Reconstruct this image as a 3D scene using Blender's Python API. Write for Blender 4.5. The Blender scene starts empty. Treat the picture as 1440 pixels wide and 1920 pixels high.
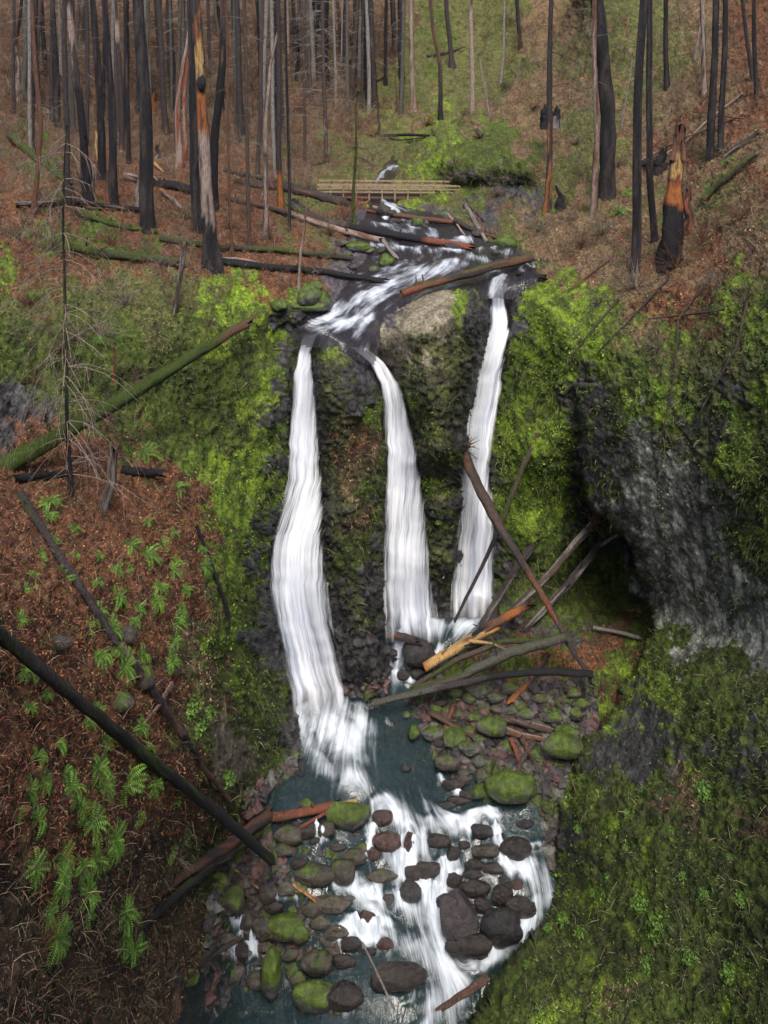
import bpy, math, random
import numpy as np
random.seed(7)
RNG = np.random.default_rng(11)

# ---------------------------------------------------------------- camera, world, light
# Metres. X to the right, Y away from the viewpoint, Z up; 0 is the lip of the falls.
FOC, HZN, CAMZ = 1400.0, 40.0, 17.0
sc = bpy.context.scene
col = sc.collection
cam_d = bpy.data.cameras.new("camera")
cam_d.sensor_fit = 'VERTICAL'
cam_d.sensor_height = 36.0
cam_d.sensor_width = 27.0
cam_d.lens = 36.0 * FOC / 1920.0
cam_d.shift_y = -(960.0 - HZN) / 1920.0
cam_d.clip_end = 2000
cam = bpy.data.objects.new("camera", cam_d)
cam.location = (0, 0, CAMZ)
cam.rotation_euler = (math.radians(90), 0, 0)
col.objects.link(cam)
sc.camera = cam

SUN_EL, SUN_AZ = math.radians(60), math.radians(174)     # azimuth clockwise from +Y
w = bpy.data.worlds.new("World")
sc.world = w
w.use_nodes = True
nt = w.node_tree
bgn = nt.nodes["Background"]
sky = nt.nodes.new("ShaderNodeTexSky")
sky.sky_type = 'NISHITA'
sky.sun_disc = False
sky.sun_elevation = SUN_EL
sky.sun_rotation = SUN_AZ
sky.air_density = 0.7
sky.dust_density = 3.0
nt.links.new(sky.outputs[0], bgn.inputs[0])
bgn.inputs[1].default_value = 0.14
sd = bpy.data.lights.new("sun", 'SUN')
sd.energy = 2.1
sd.angle = math.radians(24)
sd.color = (1.0, 0.94, 0.84)
sun = bpy.data.objects.new("sun", sd)
dx, dy, dz = (math.sin(SUN_AZ) * math.cos(SUN_EL), math.cos(SUN_AZ) * math.cos(SUN_EL), math.sin(SUN_EL))
from mathutils import Vector
sun.rotation_euler = Vector((dx, dy, dz)).to_track_quat('Z', 'Y').to_euler()
col.objects.link(sun)
sc.view_settings.view_transform = 'Standard'
sc.view_settings.look = 'None'
sc.view_settings.exposure = 0.85
sc.view_settings.gamma = 1.0
sc.render.engine = 'CYCLES'
sc.cycles.use_denoising = True
sc.cycles.max_bounces = 6
sc.cycles.diffuse_bounces = 2
sc.cycles.transparent_max_bounces = 24
sc.cycles.caustics_reflective = False
sc.cycles.caustics_refractive = False
sc.cycles.sample_clamp_indirect = 4.0

# ---------------------------------------------------------------- noise
def _h(ix, iy, iz, seed):
    n = (ix.astype(np.int64) * 374761393 + iy.astype(np.int64) * 668265263 + iz.astype(np.int64) * 2147483647 + seed * 1274126177) & 0xFFFFFFFF
    n = ((n ^ (n >> 13)) * 1274126177) & 0xFFFFFFFF
    n = ((n ^ (n >> 16)) * 2246822519) & 0xFFFFFFFF
    return ((n ^ (n >> 15)) & 0xFFFFFF) / float(0xFFFFFF)

def vnoise(p, seed=0):
    """value noise, p is N x 3, result in -1..1"""
    f = np.floor(p)
    i = f.astype(np.int64)
    t = p - f
    t = t * t * t * (t * (t * 6 - 15) + 10)
    r = 0
    for a in (0, 1):
        wa = t[:, 0] if a else 1 - t[:, 0]
        for b in (0, 1):
            wb = t[:, 1] if b else 1 - t[:, 1]
            for c in (0, 1):
                wc = t[:, 2] if c else 1 - t[:, 2]
                r = r + wa * wb * wc * _h(i[:, 0] + a, i[:, 1] + b, i[:, 2] + c, seed)
    return r * 2 - 1

def fbm(p, octaves=4, seed=0, gain=0.5, lac=2.07):
    r = 0; a = 1.0; s = 0
    for k in range(octaves):
        r = r + a * vnoise(p * lac ** k + 13.7 * k, seed + k * 17)
        s += a
        a *= gain
    return r / s

def ridged(p, octaves=3, seed=0):
    r = 0; a = 1.0; s = 0
    for k in range(octaves):
        r = r + a * (1 - 2 * np.abs(vnoise(p * 2.1 ** k + 5.3 * k, seed + k * 31)))
        s += a; a *= 0.5
    return r / s

def sstep(a, b, x):
    t = np.clip((x - a) / (b - a), 0, 1)
    return t * t * (3 - 2 * t)

# ---------------------------------------------------------------- lie of the land
def unproj(x, y, D):
    x = np.asarray(x, float); y = np.asarray(y, float); D = np.asarray(D, float)
    return np.stack([(x - 720.0) * D / FOC, D + 0 * x, CAMZ - (y - HZN) * D / FOC], -1)

class TPS:
    def __init__(s, pts, smooth=1e-4):
        P = np.array(pts, float)
        s.c = P[:, :2] / 1000.0
        v = 1.0 / P[:, 2]
        n = len(P)
        K = s.k(s.c, s.c) + np.eye(n) * smooth
        A = np.zeros((n + 3, n + 3))
        A[:n, :n] = K
        A[:n, n] = 1; A[:n, n + 1:] = s.c
        A[n, :n] = 1; A[n + 1:, :n] = s.c.T
        b = np.zeros(n + 3); b[:n] = v
        s.w = np.linalg.solve(A, b)
    def k(s, a, b):
        d2 = ((a[:, None, :] - b[None, :, :]) ** 2).sum(-1)
        return 0.5 * d2 * np.log(d2 + 1e-12)
    def __call__(s, x, y):
        q = np.stack([np.ravel(x), np.ravel(y)], -1) / 1000.0
        out = np.empty(len(q))
        n = len(s.c)
        for i in range(0, len(q), 20000):
            u = q[i:i + 20000]
            out[i:i + 20000] = s.k(u, s.c) @ s.w[:n] + s.w[n] + u @ s.w[n + 1:]
        return 1.0 / np.clip(out, 1 / 260.0, 1 / 7.0)

def dz_(y, Z):   # distance at which a point seen at height y lies at elevation Z
    return (CAMZ - Z) * FOC / (y - HZN)

BASE = [
 # lower stream and pool
 (680,1420,dz_(1420,-19.3)),(600,1345,dz_(1345,-19.1)),(800,1560,dz_(1560,-20.2)),(700,1500,dz_(1500,-19.9)),(900,1500,dz_(1500,-19.7)),
 (800,1700,dz_(1700,-21.4)),(650,1620,dz_(1620,-20.6)),(600,1750,dz_(1750,-21.4)),(980,1600,dz_(1600,-20.4)),(960,1700,dz_(1700,-21.2)),
 (850,1890,dz_(1890,-22.5)),(600,1890,dz_(1890,-22.2)),(420,1850,dz_(1850,-21.8)),(430,1720,dz_(1720,-20.6)),(500,1640,dz_(1640,-20.0)),
 (760,1330,dz_(1330,-18.9)),(740,1250,dz_(1250,-18.0)),(790,1195,dz_(1195,-16.9)),(880,1175,dz_(1175,-17.0)),(950,1250,dz_(1250,-17.6)),
 (1000,1180,dz_(1180,-17.0)),(1100,1200,dz_(1200,-17.0)),(950,1400,dz_(1400,-19.0)),(1000,1480,dz_(1480,-19.4)),(1080,1290,dz_(1290,-17.5)),
 (1000,1330,dz_(1330,-18.2)),(1180,1190,dz_(1190,-16.8)),(560,1480,dz_(1480,-19.4)),(850,1300,dz_(1300,-18.4)),
 # left fall and its wall
 (578,640,40.9),(570,700,40.9),(570,800,41.0),(575,900,40.8),(560,1000,40.3),(560,1100,40.0),(575,1200,39.8),(595,1310,39.3),
 (620,700,40.0),(640,760,39.3),(650,850,39.2),(655,950,39.2),(660,1050,39.2),(670,1150,39.2),(685,1250,39.0),(640,655,40.1),
 (675,655,40.7),(712,700,40.6),(745,800,41.2),(760,900,41.3),(765,1000,41.3),(770,1100,41.3),(780,1170,41.4),
 (790,660,41.2),(810,760,40.3),(830,850,40.2),(835,950,40.4),(840,1050,41.0),(840,1140,41.8),(840,560,43.6),(760,620,41.6),(880,600,43.2),(870,700,42.0),
 (930,545,46.5),(935,600,46.2),(915,700,45.4),(900,800,44.8),(890,900,44.4),(890,1000,44.2),(890,1100,43.8),
 (970,560,46.4),(980,640,44.6),(1000,700,44.0),(1000,850,43.4),(1000,1000,43.4),(1010,1120,43.2),(1060,700,42.5),(1080,850,43.4),(1090,950,46.0),
 (1120,1050,46.6),(1130,1140,45.4),(1060,1100,44.4),(1060,600,42.6),
 # left wall and slope
 (530,620,41.8),(525,700,40.8),(520,800,39.8),(510,900,39.2),(490,1000,38.3),(480,1100,37.5),(480,1200,36.6),(510,1300,37.5),(520,1400,37.0),
 (450,620,40.2),(430,700,38.4),(430,800,37.6),(420,900,36.0),(420,1000,33.6),(420,1100,32.0),(420,1200,30.8),(430,1300,31.0),(460,1400,32.5),(480,1480,34.0),
 (300,560,38.8),(300,640,36.6),(300,750,35.6),(300,830,34.0),(300,900,31.5),(300,1000,28.6),(300,1100,26.4),(300,1200,25.0),(300,1300,23.8),(320,1400,23.6),(330,1500,24.2),(340,1600,26.0),(380,1600,29.5),(360,1700,28.0),(330,1800,26.5),
 (100,560,36.0),(100,640,33.6),(100,750,31.6),(100,850,29.0),(100,900,27.2),(100,1000,23.4),(100,1100,20.4),(100,1200,18.3),(100,1300,17.0),(100,1400,16.0),(100,1540,15.0),(110,1700,14.8),(110,1880,14.8),
 (200,1500,18.5),(220,1700,19.5),(220,1880,20.5),(30,1300,15.0),(30,1700,12.8),(30,900,26.0),(30,600,33.5),
 (-420,1000,12.5),(-420,1600,9.5),(-420,2150,9.0),(100,2150,14.5),(-200,1300,9.5),(-200,1800,8.5),(-200,900,19.0),(-200,500,31.0),(-100,2150,11.5),(200,2150,18.0),(500,2150,dz_(2150,-22.8)),(850,2150,dz_(2150,-24.0)),
 # ledges and creek above the falls
 (400,510,dz_(510,2.6)),(450,560,dz_(560,1.5)),(500,590,dz_(590,.7)),(560,600,dz_(600,.4)),(300,500,dz_(500,3.2)),(180,480,dz_(480,3.6)),(100,500,dz_(500,4.2)),(30,480,dz_(480,5.0)),
 (590,610,dz_(610,0.1)),(640,590,dz_(590,.1)),(700,560,dz_(560,.3)),(760,530,dz_(530,.5)),(830,500,dz_(500,.8)),(880,470,dz_(470,.95)),(790,440,dz_(440,1.1)),(760,400,dz_(400,1.5)),(900,530,dz_(530,.4)),(960,520,dz_(520,.6)),
 (640,470,dz_(470,1.5)),(580,440,dz_(440,2.0)),(500,470,dz_(470,2.2)),(400,440,dz_(440,2.8)),(270,430,dz_(430,3.4)),(150,400,dz_(400,4.6)),(40,380,dz_(380,6.0)),
 (600,380,dz_(380,1.8)),(560,350,dz_(350,2.3)),(430,370,dz_(370,3.0)),(330,330,dz_(330,3.8)),(200,340,dz_(340,4.6)),(620,330,dz_(330,2.6)),(100,320,dz_(320,6.5)),(720,340,dz_(340,1.9)),
 (20,260,66),(100,240,80),(220,260,84),(330,260,86),(450,270,88),(560,270,88),(640,270,86),(700,290,84),(740,270,87),
 (0,150,84),(120,150,95),(300,160,102),(450,160,106),(600,160,106),(700,160,104),(800,160,106),(880,200,96),
 (0,40,100),(200,40,114),(400,40,120),(600,40,122),(800,40,124),(950,90,118),(1000,40,120),(1200,40,118),(0,-100,116),(400,-100,136),(800,-100,140),(1200,-100,136),(400,-300,160),(900,-300,165),(1200,-300,160),(-200,-300,130),
 (-200,150,62),(-200,320,44),(-300,-100,90),
 (850,420,dz_(420,2.0)),(900,400,dz_(400,2.4)),(960,430,dz_(430,1.9)),(1000,470,dz_(470,1.5)),(1010,520,dz_(520,1.0)),
]
# right-hand ground: spur, slope above the wall
SPUR = [
 (740,330,72),(760,300,74),(800,280,74),(860,270,71),(830,330,68),(900,330,63),(930,290,66),(980,300,64),(990,260,70),(900,240,76),(960,180,84),(1020,110,92),(1060,40,100),(880,365,62),(950,370,60),
 (980,390,57),(940,440,54.5),(1000,470,52),(1030,390,56),(1030,300,62),(1000,520,48.6),(960,480,52),
 (1120,400,53),(1120,300,60),(1120,200,68),(1120,100,77),(1120,20,84),(1240,480,44),(1190,500,44.5),(1240,400,50),(1250,300,56),(1250,165,65),(1260,60,73),
 (1330,290,52),(1400,350,44),(1400,200,54),(1330,160,60),(1400,60,64),(1400,480,37.5),(1330,480,41),(1060,540,45.5),(1100,600,42.5),(1200,560,41.5),(1300,560,38.5),(1400,560,35),
 (1500,560,31),(1640,560,26),(1640,300,36),(1640,40,50),(1200,-200,105),(1600,-200,70),(1000,-200,125),(1080,480,48),(1120,640,41.2)]
RIGHT = [
 (1060,540,45.5),(1100,600,42.5),(1200,560,41.5),(1300,560,38.5),(1400,560,35),(1500,560,31),
 (1060,700,42.4),(1110,700,40.6),(1200,700,38.2),(1300,700,35.6),(1400,700,32.2),(1100,800,41.0),(1190,800,37.6),(1300,800,34.8),(1400,800,31.6),
 (1110,900,41.0),(1180,900,38.2),(1300,900,34.6),(1400,900,31.0),(1180,1000,39.0),(1250,1000,36.5),(1320,1000,34.4),(1400,1000,31.4),(1230,1100,38.2),(1300,1100,35.4),(1400,1100,31.8),(1240,1160,37.8),
 (1330,1180,34.6),(1410,1220,31.0),(1240,1210,36.6),(1200,1280,36.4),(1150,1330,36.2),(1100,1390,35.8),(1070,1450,35.4),(1050,1520,34.8),(1040,1600,34.0),(1035,1670,33.2),
 (1300,1300,31.4),(1400,1300,28.6),(1200,1400,33.0),(1300,1450,28.6),(1400,1450,25.6),(1130,1500,32.0),(1120,1600,30.2),(1060,1700,30.2),(1200,1600,27.6),(1350,1600,24.0),(1060,1750,28.6),(980,1790,27.6),(930,1850,26.6),(890,1900,26.0),
 (1100,1800,25.8),(1250,1750,23.6),(1400,1750,21.0),(1200,1880,22.2),(1400,1880,19.4),(1000,1880,24.6),(1640,1300,22.0),(1640,1700,16.5),(1640,900,25),(900,2150,23.5),(1300,2150,18),(1640,2150,13.5)]

P_SPUR = [(735,335),(745,300),(790,262),(860,225),(960,150),(1020,90),(1080,10),(1160,-420),(2000,-420),(2000,640),(1100,640),(1040,580),(1005,545),(975,500),(945,470),(905,425),(880,395),(870,372),(800,352)]
P_RIGHT = [(1075,560),(1150,540),(2000,520),(2000,2300),(830,2300),(880,1905),(915,1840),(955,1785),(1035,1700),(1040,1600),(1050,1500),(1085,1410),(1150,1320),(1195,1250),(1225,1190),(1225,1150),(1200,1080),(1170,1010),(1120,960),(1085,900),(1080,780),(1070,650)]

def sdf_poly(x, y, poly):
    """signed distance in the chart, positive inside"""
    P = np.array(poly, float)
    d = np.full(x.shape, 1e18); ins = np.zeros(x.shape, bool)
    for (ax, ay), (bx, by) in zip(P, np.roll(P, -1, 0)):
        ex, ey = bx - ax, by - ay
        t = np.clip(((x - ax) * ex + (y - ay) * ey) / (ex * ex + ey * ey + 1e-9), 0, 1)
        d = np.minimum(d, (x - ax - t * ex) ** 2 + (y - ay - t * ey) ** 2)
        if ay != by:
            c = ((ay > y) != (by > y)) & (x < (bx - ax) * (y - ay) / (by - ay) + ax)
            ins ^= c
    d = np.sqrt(d)
    return np.where(ins, d, -d)

def dist_path(x, y, path):
    """distance to a polyline and the fraction along it"""
    P = np.array(path, float)
    best = np.full(x.shape, 1e18); tt = np.zeros(x.shape)
    L = np.r_[0, np.cumsum(np.hypot(*np.diff(P[:, :2], axis=0).T))]
    for k in range(len(P) - 1):
        ax, ay = P[k, :2]; ex, ey = P[k + 1, :2] - P[k, :2]
        t = np.clip(((x - ax) * ex + (y - ay) * ey) / (ex * ex + ey * ey + 1e-9), 0, 1)
        d = (x - ax - t * ex) ** 2 + (y - ay - t * ey) ** 2
        m = d < best
        best = np.where(m, d, best)
        tt = np.where(m, (L[k] + t * (L[k + 1] - L[k])) / L[-1], tt)
    return np.sqrt(best), tt

tb, tsp, tr = TPS(BASE), TPS(SPUR), TPS(RIGHT)
GROOVES = [  # path, half width, depth added in metres
 ([(575,625),(570,700),(570,800),(572,900),(560,1000),(556,1100),(570,1200),(590,1310)], 34, 1.1),
 ([(670,650),(712,690),(735,740),(752,850),(762,1000),(770,1170)], 36, 1.3),
 ([(930,540),(937,600),(915,700),(900,800),(888,900),(888,1150)], 34, 1.3),
 ([(820,880),(835,1000),(838,1140)], 20, 0.3),
 ([(640,770),(600,1000),(640,1240)], 14, 0.2),
]
RIBS = [
 ([(640,690),(648,800),(655,950),(665,1100),(680,1240)], 34, 0.9),
 ([(800,640),(820,750),(835,850)], 45, 0.7),
 ([(520,700),(500,900),(455,1030),(430,1200)], 26, 0.5),
 ([(850,560),(790,600)], 55, 0.5),
 ([(820,620),(815,720),(825,830)], 52, 0.9),
 ([(1060,620),(1040,760),(1010,900)], 60, 0.5),
]
def depth(x, y):
    x = np.asarray(x, float); y = np.asarray(y, float)
    sh = x.shape
    x = x.ravel(); y = y.ravel()
    wob = 7 * vnoise(np.stack([x / 37, y / 37, 0 * x], -1), 3) + 4 * vnoise(np.stack([x / 13, y / 13, 0 * x], -1), 4)
    inv = 1 / tb(x, y)
    for path, wd, a in GROOVES:
        d, _ = dist_path(x, y, path)
        inv = 1 / (1 / inv + a * np.exp(-(d / wd) ** 2))
    for path, wd, a in RIBS:
        d, _ = dist_path(x, y, path)
        inv = 1 / (1 / inv - a * np.exp(-(d / wd) ** 2))
    s = sdf_poly(x, y, P_SPUR) + wob
    m = sstep(-10, 14, s)
    inv = inv * (1 - m) + m / tsp(x, y)
    d, _ = dist_path(x, y, [(860, 312), (920, 288), (985, 300)])
    inv = 1 / (1 / inv - 2.6 * np.exp(-(d / 36) ** 2))
    d, _ = dist_path(x, y, [(850, 352), (930, 350), (1000, 350)])
    inv = 1 / (1 / inv + .5 * np.exp(-(d / 12) ** 2))
    s = sdf_poly(x, y, P_RIGHT) + wob
    m = np.where(y < 720, sstep(-20, 60, s), sstep(-6, 9, s))
    inv = inv * (1 - m) + m / tr(x, y)
    return (1 / inv).reshape(sh)

# ---------------------------------------------------------------- what grows where (chart of ground cover, 40 px cells)
CHART = """
BBBBBBBBBBBBBBBBBBBBgggggTTTgggTTTLL
BBBBBBBBBBBBBBBBBBBgGggggTTgggggTTLL
BBBBBBBBBBBBBBBBBBggGggggTgggTggTTTL
BBBBBBBBBBBBBBBBBBggGgggTTTTgggTTTLL
BBBBBBBBBBBBBBBBBgggggggTTTTTggTTTTL
BBBBBBBBBBBBBBBBBggTggTTTTggTgTTTLLL
BGBBLBBBBBBBBBBBBgggggTTTTgggTTLTTTT
BBGBLBBLBLBBBBBgggggMMggTTgggTTTLTTT
LLBBLLLLLLLLBGgggLLgMMRRRRgTTTTTTgTL
LLBLLLLBLLTLLgggLLMMggRRRgTTTTgTTgTT
LLGGGLLLLTLLLgLLLWWWWgLgTTTTgTTTTTTT
LLGGGGGGBLLLLLLgWWWWWWMgTTTTTLTTLLTT
MLLLLLBLLLLLLLLLWWWWWWWWgTTLTTTTTLTT
gLLgLgggggMMLLMWWWWCCMWWMMMTTTTLLLMg
gggGggggggMMMGRWWWCCCMRRMMMMMgLLLgMg
GGGgGGggGMMMMRRWWCCCCGRRMMMMMgTMgggM
GGGGGGGGGGGGGRMGRCCCGGRMMMMMMGgggggG
GGGGGGGGGGGGMRRGRRCGGGRMMMMRGGGGGRgG
RGGGGGGGGGGGMRRBRRMBGRRMMMRRGGGMRGRM
RRgGGGGGGGGMMRRBBRMBGRRMMMMRGMGMRRGM
RLLLLBGGGGGGMRRBLBMGGRGMMMMRRYYRRRMG
LLLLLLLGMMMMMRRBTBMGGRGMMMMRRYYYRRMG
LLLLLLLLLMMMMRRBTGGMGRRMMMMRRYYYYRMG
LLLLLLLLLLMMMRRGTGRGGRRMMMMRYRYYYRGG
LLLLLLLLLLMMRRRGTGRGGRRMMMMRRRYYYYGM
LLLLLLLLLLMMRRRGGGRGGRRGMGMGRRYYYYGG
LLLLLLLLLLMMRRRGGGRGGRRGGGGGGGYYYYYG
LLLLLLLLLgMGRRRRGRRRRRRRGGGGGGRYYYYG
LLLLLLLLLgMGRRRRGRRRRRRRRGGGGGRYYYYY
LLLLLLLLgTGGRRRRRRRRRRRRBRRRBBGGYYYY
LLLLLLLLgTMGRRRRRRRRRBBGBLLLLLGGYYYY
LLLLLLLLgTGGGRRRRRRRBGGGGGLLLGMGGGGY
LLLLLLLLLTGGGRRRRRRRGGGGLLLLGMMMGGGG
LLLLLLLLggTGGRRRRRRRGGGMLLGGMRRMGGGG
LLLLLLLLggYGGRRRRRBBGGMGGLGMRRRRGGRG
LLLLLLLLLgYYGGRRRRRWWGGGLGMGRRRRGGRR
LLLLLLLLLGYYGRRRRRRWWWGGGRMMRGRRMGGG
LLLLLLLLLBGBGRRRRRRWWWWRRRMMGGGTTMGG
LLLLLLLBLBGBBWWWWWWWWWWRRRMMMGGMTMGB
LLLLLLBBBGBBWWWWWWWWWWWWRRRMGGMMMGGG
LBLLBBBBBGGBWWWWWWWWWWWWRRRGGMMMGGGG
BLLBBBBBBGGBWWWWWWWWWWWWRRMGMMMGGGGG
BBBBBBBBBBBBWWWWWWWWWWWWRGMGMMGGGGGG
BBBBBBBBBBBWWWWWWWWWWWWWGGGMGGMGGGGG
BBBBBBBBBBWWWWWWWWWWWWWGGGGGGMGGGGGG
BBBBBBBBBWWWWWWWWWWWWWGGGMGMGGGGGGMG
BBBBBBBBBWWWWWWWWWWWWGGGGGGMMTGGGGMG
BBBBBBBBBWWWWWWWWWWGGGGGGGMMGGGGGGMG
""".split()
KINDS = "RMGLTBgYWCb"
COLS = np.array([  # linear albedo: main, second tone
 [(.026,.025,.027),(.072,.069,.073)],
 [(.048,.080,.010),(.155,.230,.018)],
 [(.024,.037,.009),(.072,.100,.016)],
 [(.056,.028,.018),(.150,.066,.034)],
 [(.072,.047,.028),(.165,.108,.060)],
 [(.046,.029,.018),(.118,.070,.042)],
 [(.045,.044,.020),(.100,.105,.032)],
 [(.100,.105,.085),(.420,.430,.370)],
 [(.045,.040,.048),(.090,.080,.090)],
 [(.095,.083,.060),(.250,.220,.155)],
 [(.034,.036,.022),(.092,.105,.034)]])
CH = np.array([[KINDS.index(c) for c in (r + r[-1] * 36)[:36]] for r in CHART])
for r_ in range(15, 29):        # thin dry crust on the rock columns
    for c_ in (15, 16, 19, 20, 21):
        if KINDS[CH[r_, c_]] in 'GB': CH[r_, c_] = 10
for r_ in range(22, 33):           # bright shoulder left of the first fall
    for c_ in (10, 11):
        if CH[r_, c_] in (2, 4, 6) and (r_ + c_) % 3: CH[r_, c_] = 1
for r_ in (5, 6, 7):
    for c_ in range(19, 22):
        if (c_ + r_) % 2 and KINDS[CH[r_, c_]] in 'gT': CH[r_, c_] = 1
for r_ in range(36, 48):           # the mound is mostly dark moss
    for c_ in range(25, 36):
        if (3 * c_ + 2 * r_) % 4 and CH[r_, c_] == 1: CH[r_, c_] = 2
for r_ in range(17, 23):           # crusted rock under the hanging moss
    for c_ in range(28, 35):
        if CH[r_, c_] == 0: CH[r_, c_] = (2, 10, 0)[(c_ * 2 + r_) % 3]
for r_, c_ in ((34, 10), (35, 10), (35, 11), (36, 11), (36, 10)):
    CH[r_, c_] = 9                  # tan lichen
for r_, c_ in ((6, 22), (6, 23), (7, 21), (7, 24), (8, 25)):
    CH[r_, c_] = 2
for r_, c_ in ((7, 22), (7, 23), (8, 21), (8, 24)):
    CH[r_, c_] = 2
for r_, c_ in ((8, 22), (8, 23)):
    CH[r_, c_] = 10
for r_ in range(18, 29):           # moss along the flanks of the columns
    for c_ in (16, 17, 19, 21):
        if (r_ + c_) % 3 == 0 and CH[r_, c_] in (0, 10): CH[r_, c_] = 1 if r_ % 2 else 2
OH = np.eye(len(KINDS))[CH]
def cover(x, y, warp=1.0):
    """weights of the ground-cover kinds at chart positions"""
    q = np.stack([x / 46, y / 46, 0 * x], -1)
    wx = x + warp * (34 * vnoise(q, 41) + 26 * vnoise(q * 2.7, 42) + 18 * vnoise(q * 7, 45) + 12 * vnoise(q * 17, 47))
    wy = y + warp * (34 * vnoise(q, 43) + 26 * vnoise(q * 2.7, 44) + 18 * vnoise(q * 7, 46) + 12 * vnoise(q * 17, 48))
    u = np.clip(wx / 40 - .5, 0, 34.999); v = np.clip(wy / 40 - .5, 0, 46.999)
    i = u.astype(int); j = v.astype(int)
    fu = sstep(.3, .7, u - i)[:, None]; fv = sstep(.3, .7, v - j)[:, None]
    return (OH[j, i] * (1 - fu) * (1 - fv) + OH[j, i + 1] * fu * (1 - fv) + OH[j + 1, i] * (1 - fu) * fv + OH[j + 1, i + 1] * fu * fv)

# ---------------------------------------------------------------- mesh helpers
def mesh_np(name, V, F, mat, parent=None, colr=None, uv=None, smooth=True, extra=None):
    V = np.asarray(V, np.float32).reshape(-1, 3); F = np.asarray(F, np.int32)
    me = bpy.data.meshes.new(name)
    nf, k = F.shape
    me.vertices.add(len(V)); me.vertices.foreach_set("co", V.ravel())
    me.loops.add(nf * k); me.loops.foreach_set("vertex_index", F.ravel())
    me.polygons.add(nf); me.polygons.foreach_set("loop_start", np.arange(0, nf * k, k, dtype=np.int32))
    me.polygons.foreach_set("use_smooth", np.full(nf, smooth))
    me.update(calc_edges=True)
    if colr is not None:
        c = np.ones((len(V), 4), np.float32); c[:, :colr.shape[1]] = colr
        a = me.color_attributes.new("Col", 'FLOAT_COLOR', 'POINT'); a.data.foreach_set("color", c.ravel())
    for nm, val in (extra or {}).items():
        a = me.attributes.new(nm, 'FLOAT', 'POINT'); a.data.foreach_set("value", np.asarray(val, np.float32))
    if uv is not None:
        l = me.uv_layers.new(name="UVMap"); l.data.foreach_set("uv", np.asarray(uv, np.float32)[F.ravel()].ravel())
    if mat: me.materials.append(mat)
    o = bpy.data.objects.new(name, me); col.objects.link(o)
    if parent: o.parent = parent
    return o

class MB:
    """collects pieces, builds ONE mesh (quads, triangles as degenerate-free quads kept apart)"""
    def __init__(s): s.v = []; s.q = []; s.c = []; s.n = 0
    def add(s, V, Q, C):
        V = np.asarray(V, float); Q = np.asarray(Q, int)
        s.v.append(V); s.q.append(Q + s.n)
        C = np.asarray(C, float)
        s.c.append(np.tile(C, (len(V), 1)) if C.ndim == 1 else C)
        s.n += len(V)
    def build(s, name, mat, parent=None, smooth=True):
        V = np.concatenate(s.v); C = np.concatenate(s.c); Q = np.concatenate(s.q)
        if parent is not None and parent.location.length > 0:
            V = V - np.array(parent.location)
        return mesh_np(name, V, Q, mat, parent, C, smooth=smooth)

def tag(o, label=None, cat=None, group=None, kind=None):
    if label: o['label'] = label
    if cat: o['category'] = cat
    if group: o['group'] = group
    if kind: o['kind'] = kind
    return o

def empty(name, loc, label, cat, group=None):
    e = bpy.data.objects.new(name, None); e.location = loc; e.empty_display_size = .3
    col.objects.link(e)
    return tag(e, label, cat, group)

# ---------------------------------------------------------------- materials
def mat_new(name):
    m = bpy.data.materials.new(name); m.use_nodes = True
    nt = m.node_tree
    return m, nt, nt.nodes["Principled BSDF"]

def N(nt, t, **kw):
    n = nt.nodes.new(t)
    for k, v in kw.items():
        if hasattr(n, k): setattr(n, k, v)
        else: n.inputs[k.replace('_', ' ')].default_value = v
    return n

def noise(nt, scale, detail=5, rough=.6, vec=None, stretch=None):
    n = nt.nodes.new("ShaderNodeTexNoise")
    n.inputs["Scale"].default_value = scale; n.inputs["Detail"].default_value = detail; n.inputs["Roughness"].default_value = rough
    if vec is None:
        tc = nt.nodes.new("ShaderNodeTexCoord"); vec = tc.outputs["Object"]
    if stretch:
        mp = nt.nodes.new("ShaderNodeMapping"); mp.inputs["Scale"].default_value = stretch
        nt.links.new(vec, mp.inputs[0]); vec = mp.outputs[0]
    nt.links.new(vec, n.inputs["Vector"])
    return n

def ramp(nt, src, stops):
    r = nt.nodes.new("ShaderNodeValToRGB")
    e = r.color_ramp.elements
    while len(e) < len(stops): e.new(.5)
    for i, (p, c) in enumerate(stops):
        e[i].position = p; e[i].color = (c, c, c, 1) if isinstance(c, (int, float)) else (*c, 1)
    nt.links.new(src, r.inputs[0])
    return r

def mixc(nt, fac, a, b, mode='MIX'):
    m = nt.nodes.new("ShaderNodeMix"); m.data_type = 'RGBA'; m.blend_type = mode
    for s, v in ((m.inputs[0], fac), (m.inputs[6], a), (m.inputs[7], b)):
        if hasattr(v, 'is_linked') or hasattr(v, 'links'): nt.links.new(v, s)
        elif isinstance(v, (int, float)): s.default_value = v
        else: s.default_value = (*v, 1)
    return m.outputs[2]

def attr(nt, name):
    a = nt.nodes.new("ShaderNodeAttribute"); a.attribute_name = name
    return a

def bump(nt, bs, hts):
    prev = None
    for h, dist, strength in hts:
        b = nt.nodes.new("ShaderNodeBump"); b.inputs["Distance"].default_value = dist; b.inputs["Strength"].default_value = strength
        nt.links.new(h, b.inputs["Height"])
        if prev: nt.links.new(prev, b.inputs["Normal"])
        prev = b.outputs[0]
    nt.links.new(prev, bs.inputs["Normal"])

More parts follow.
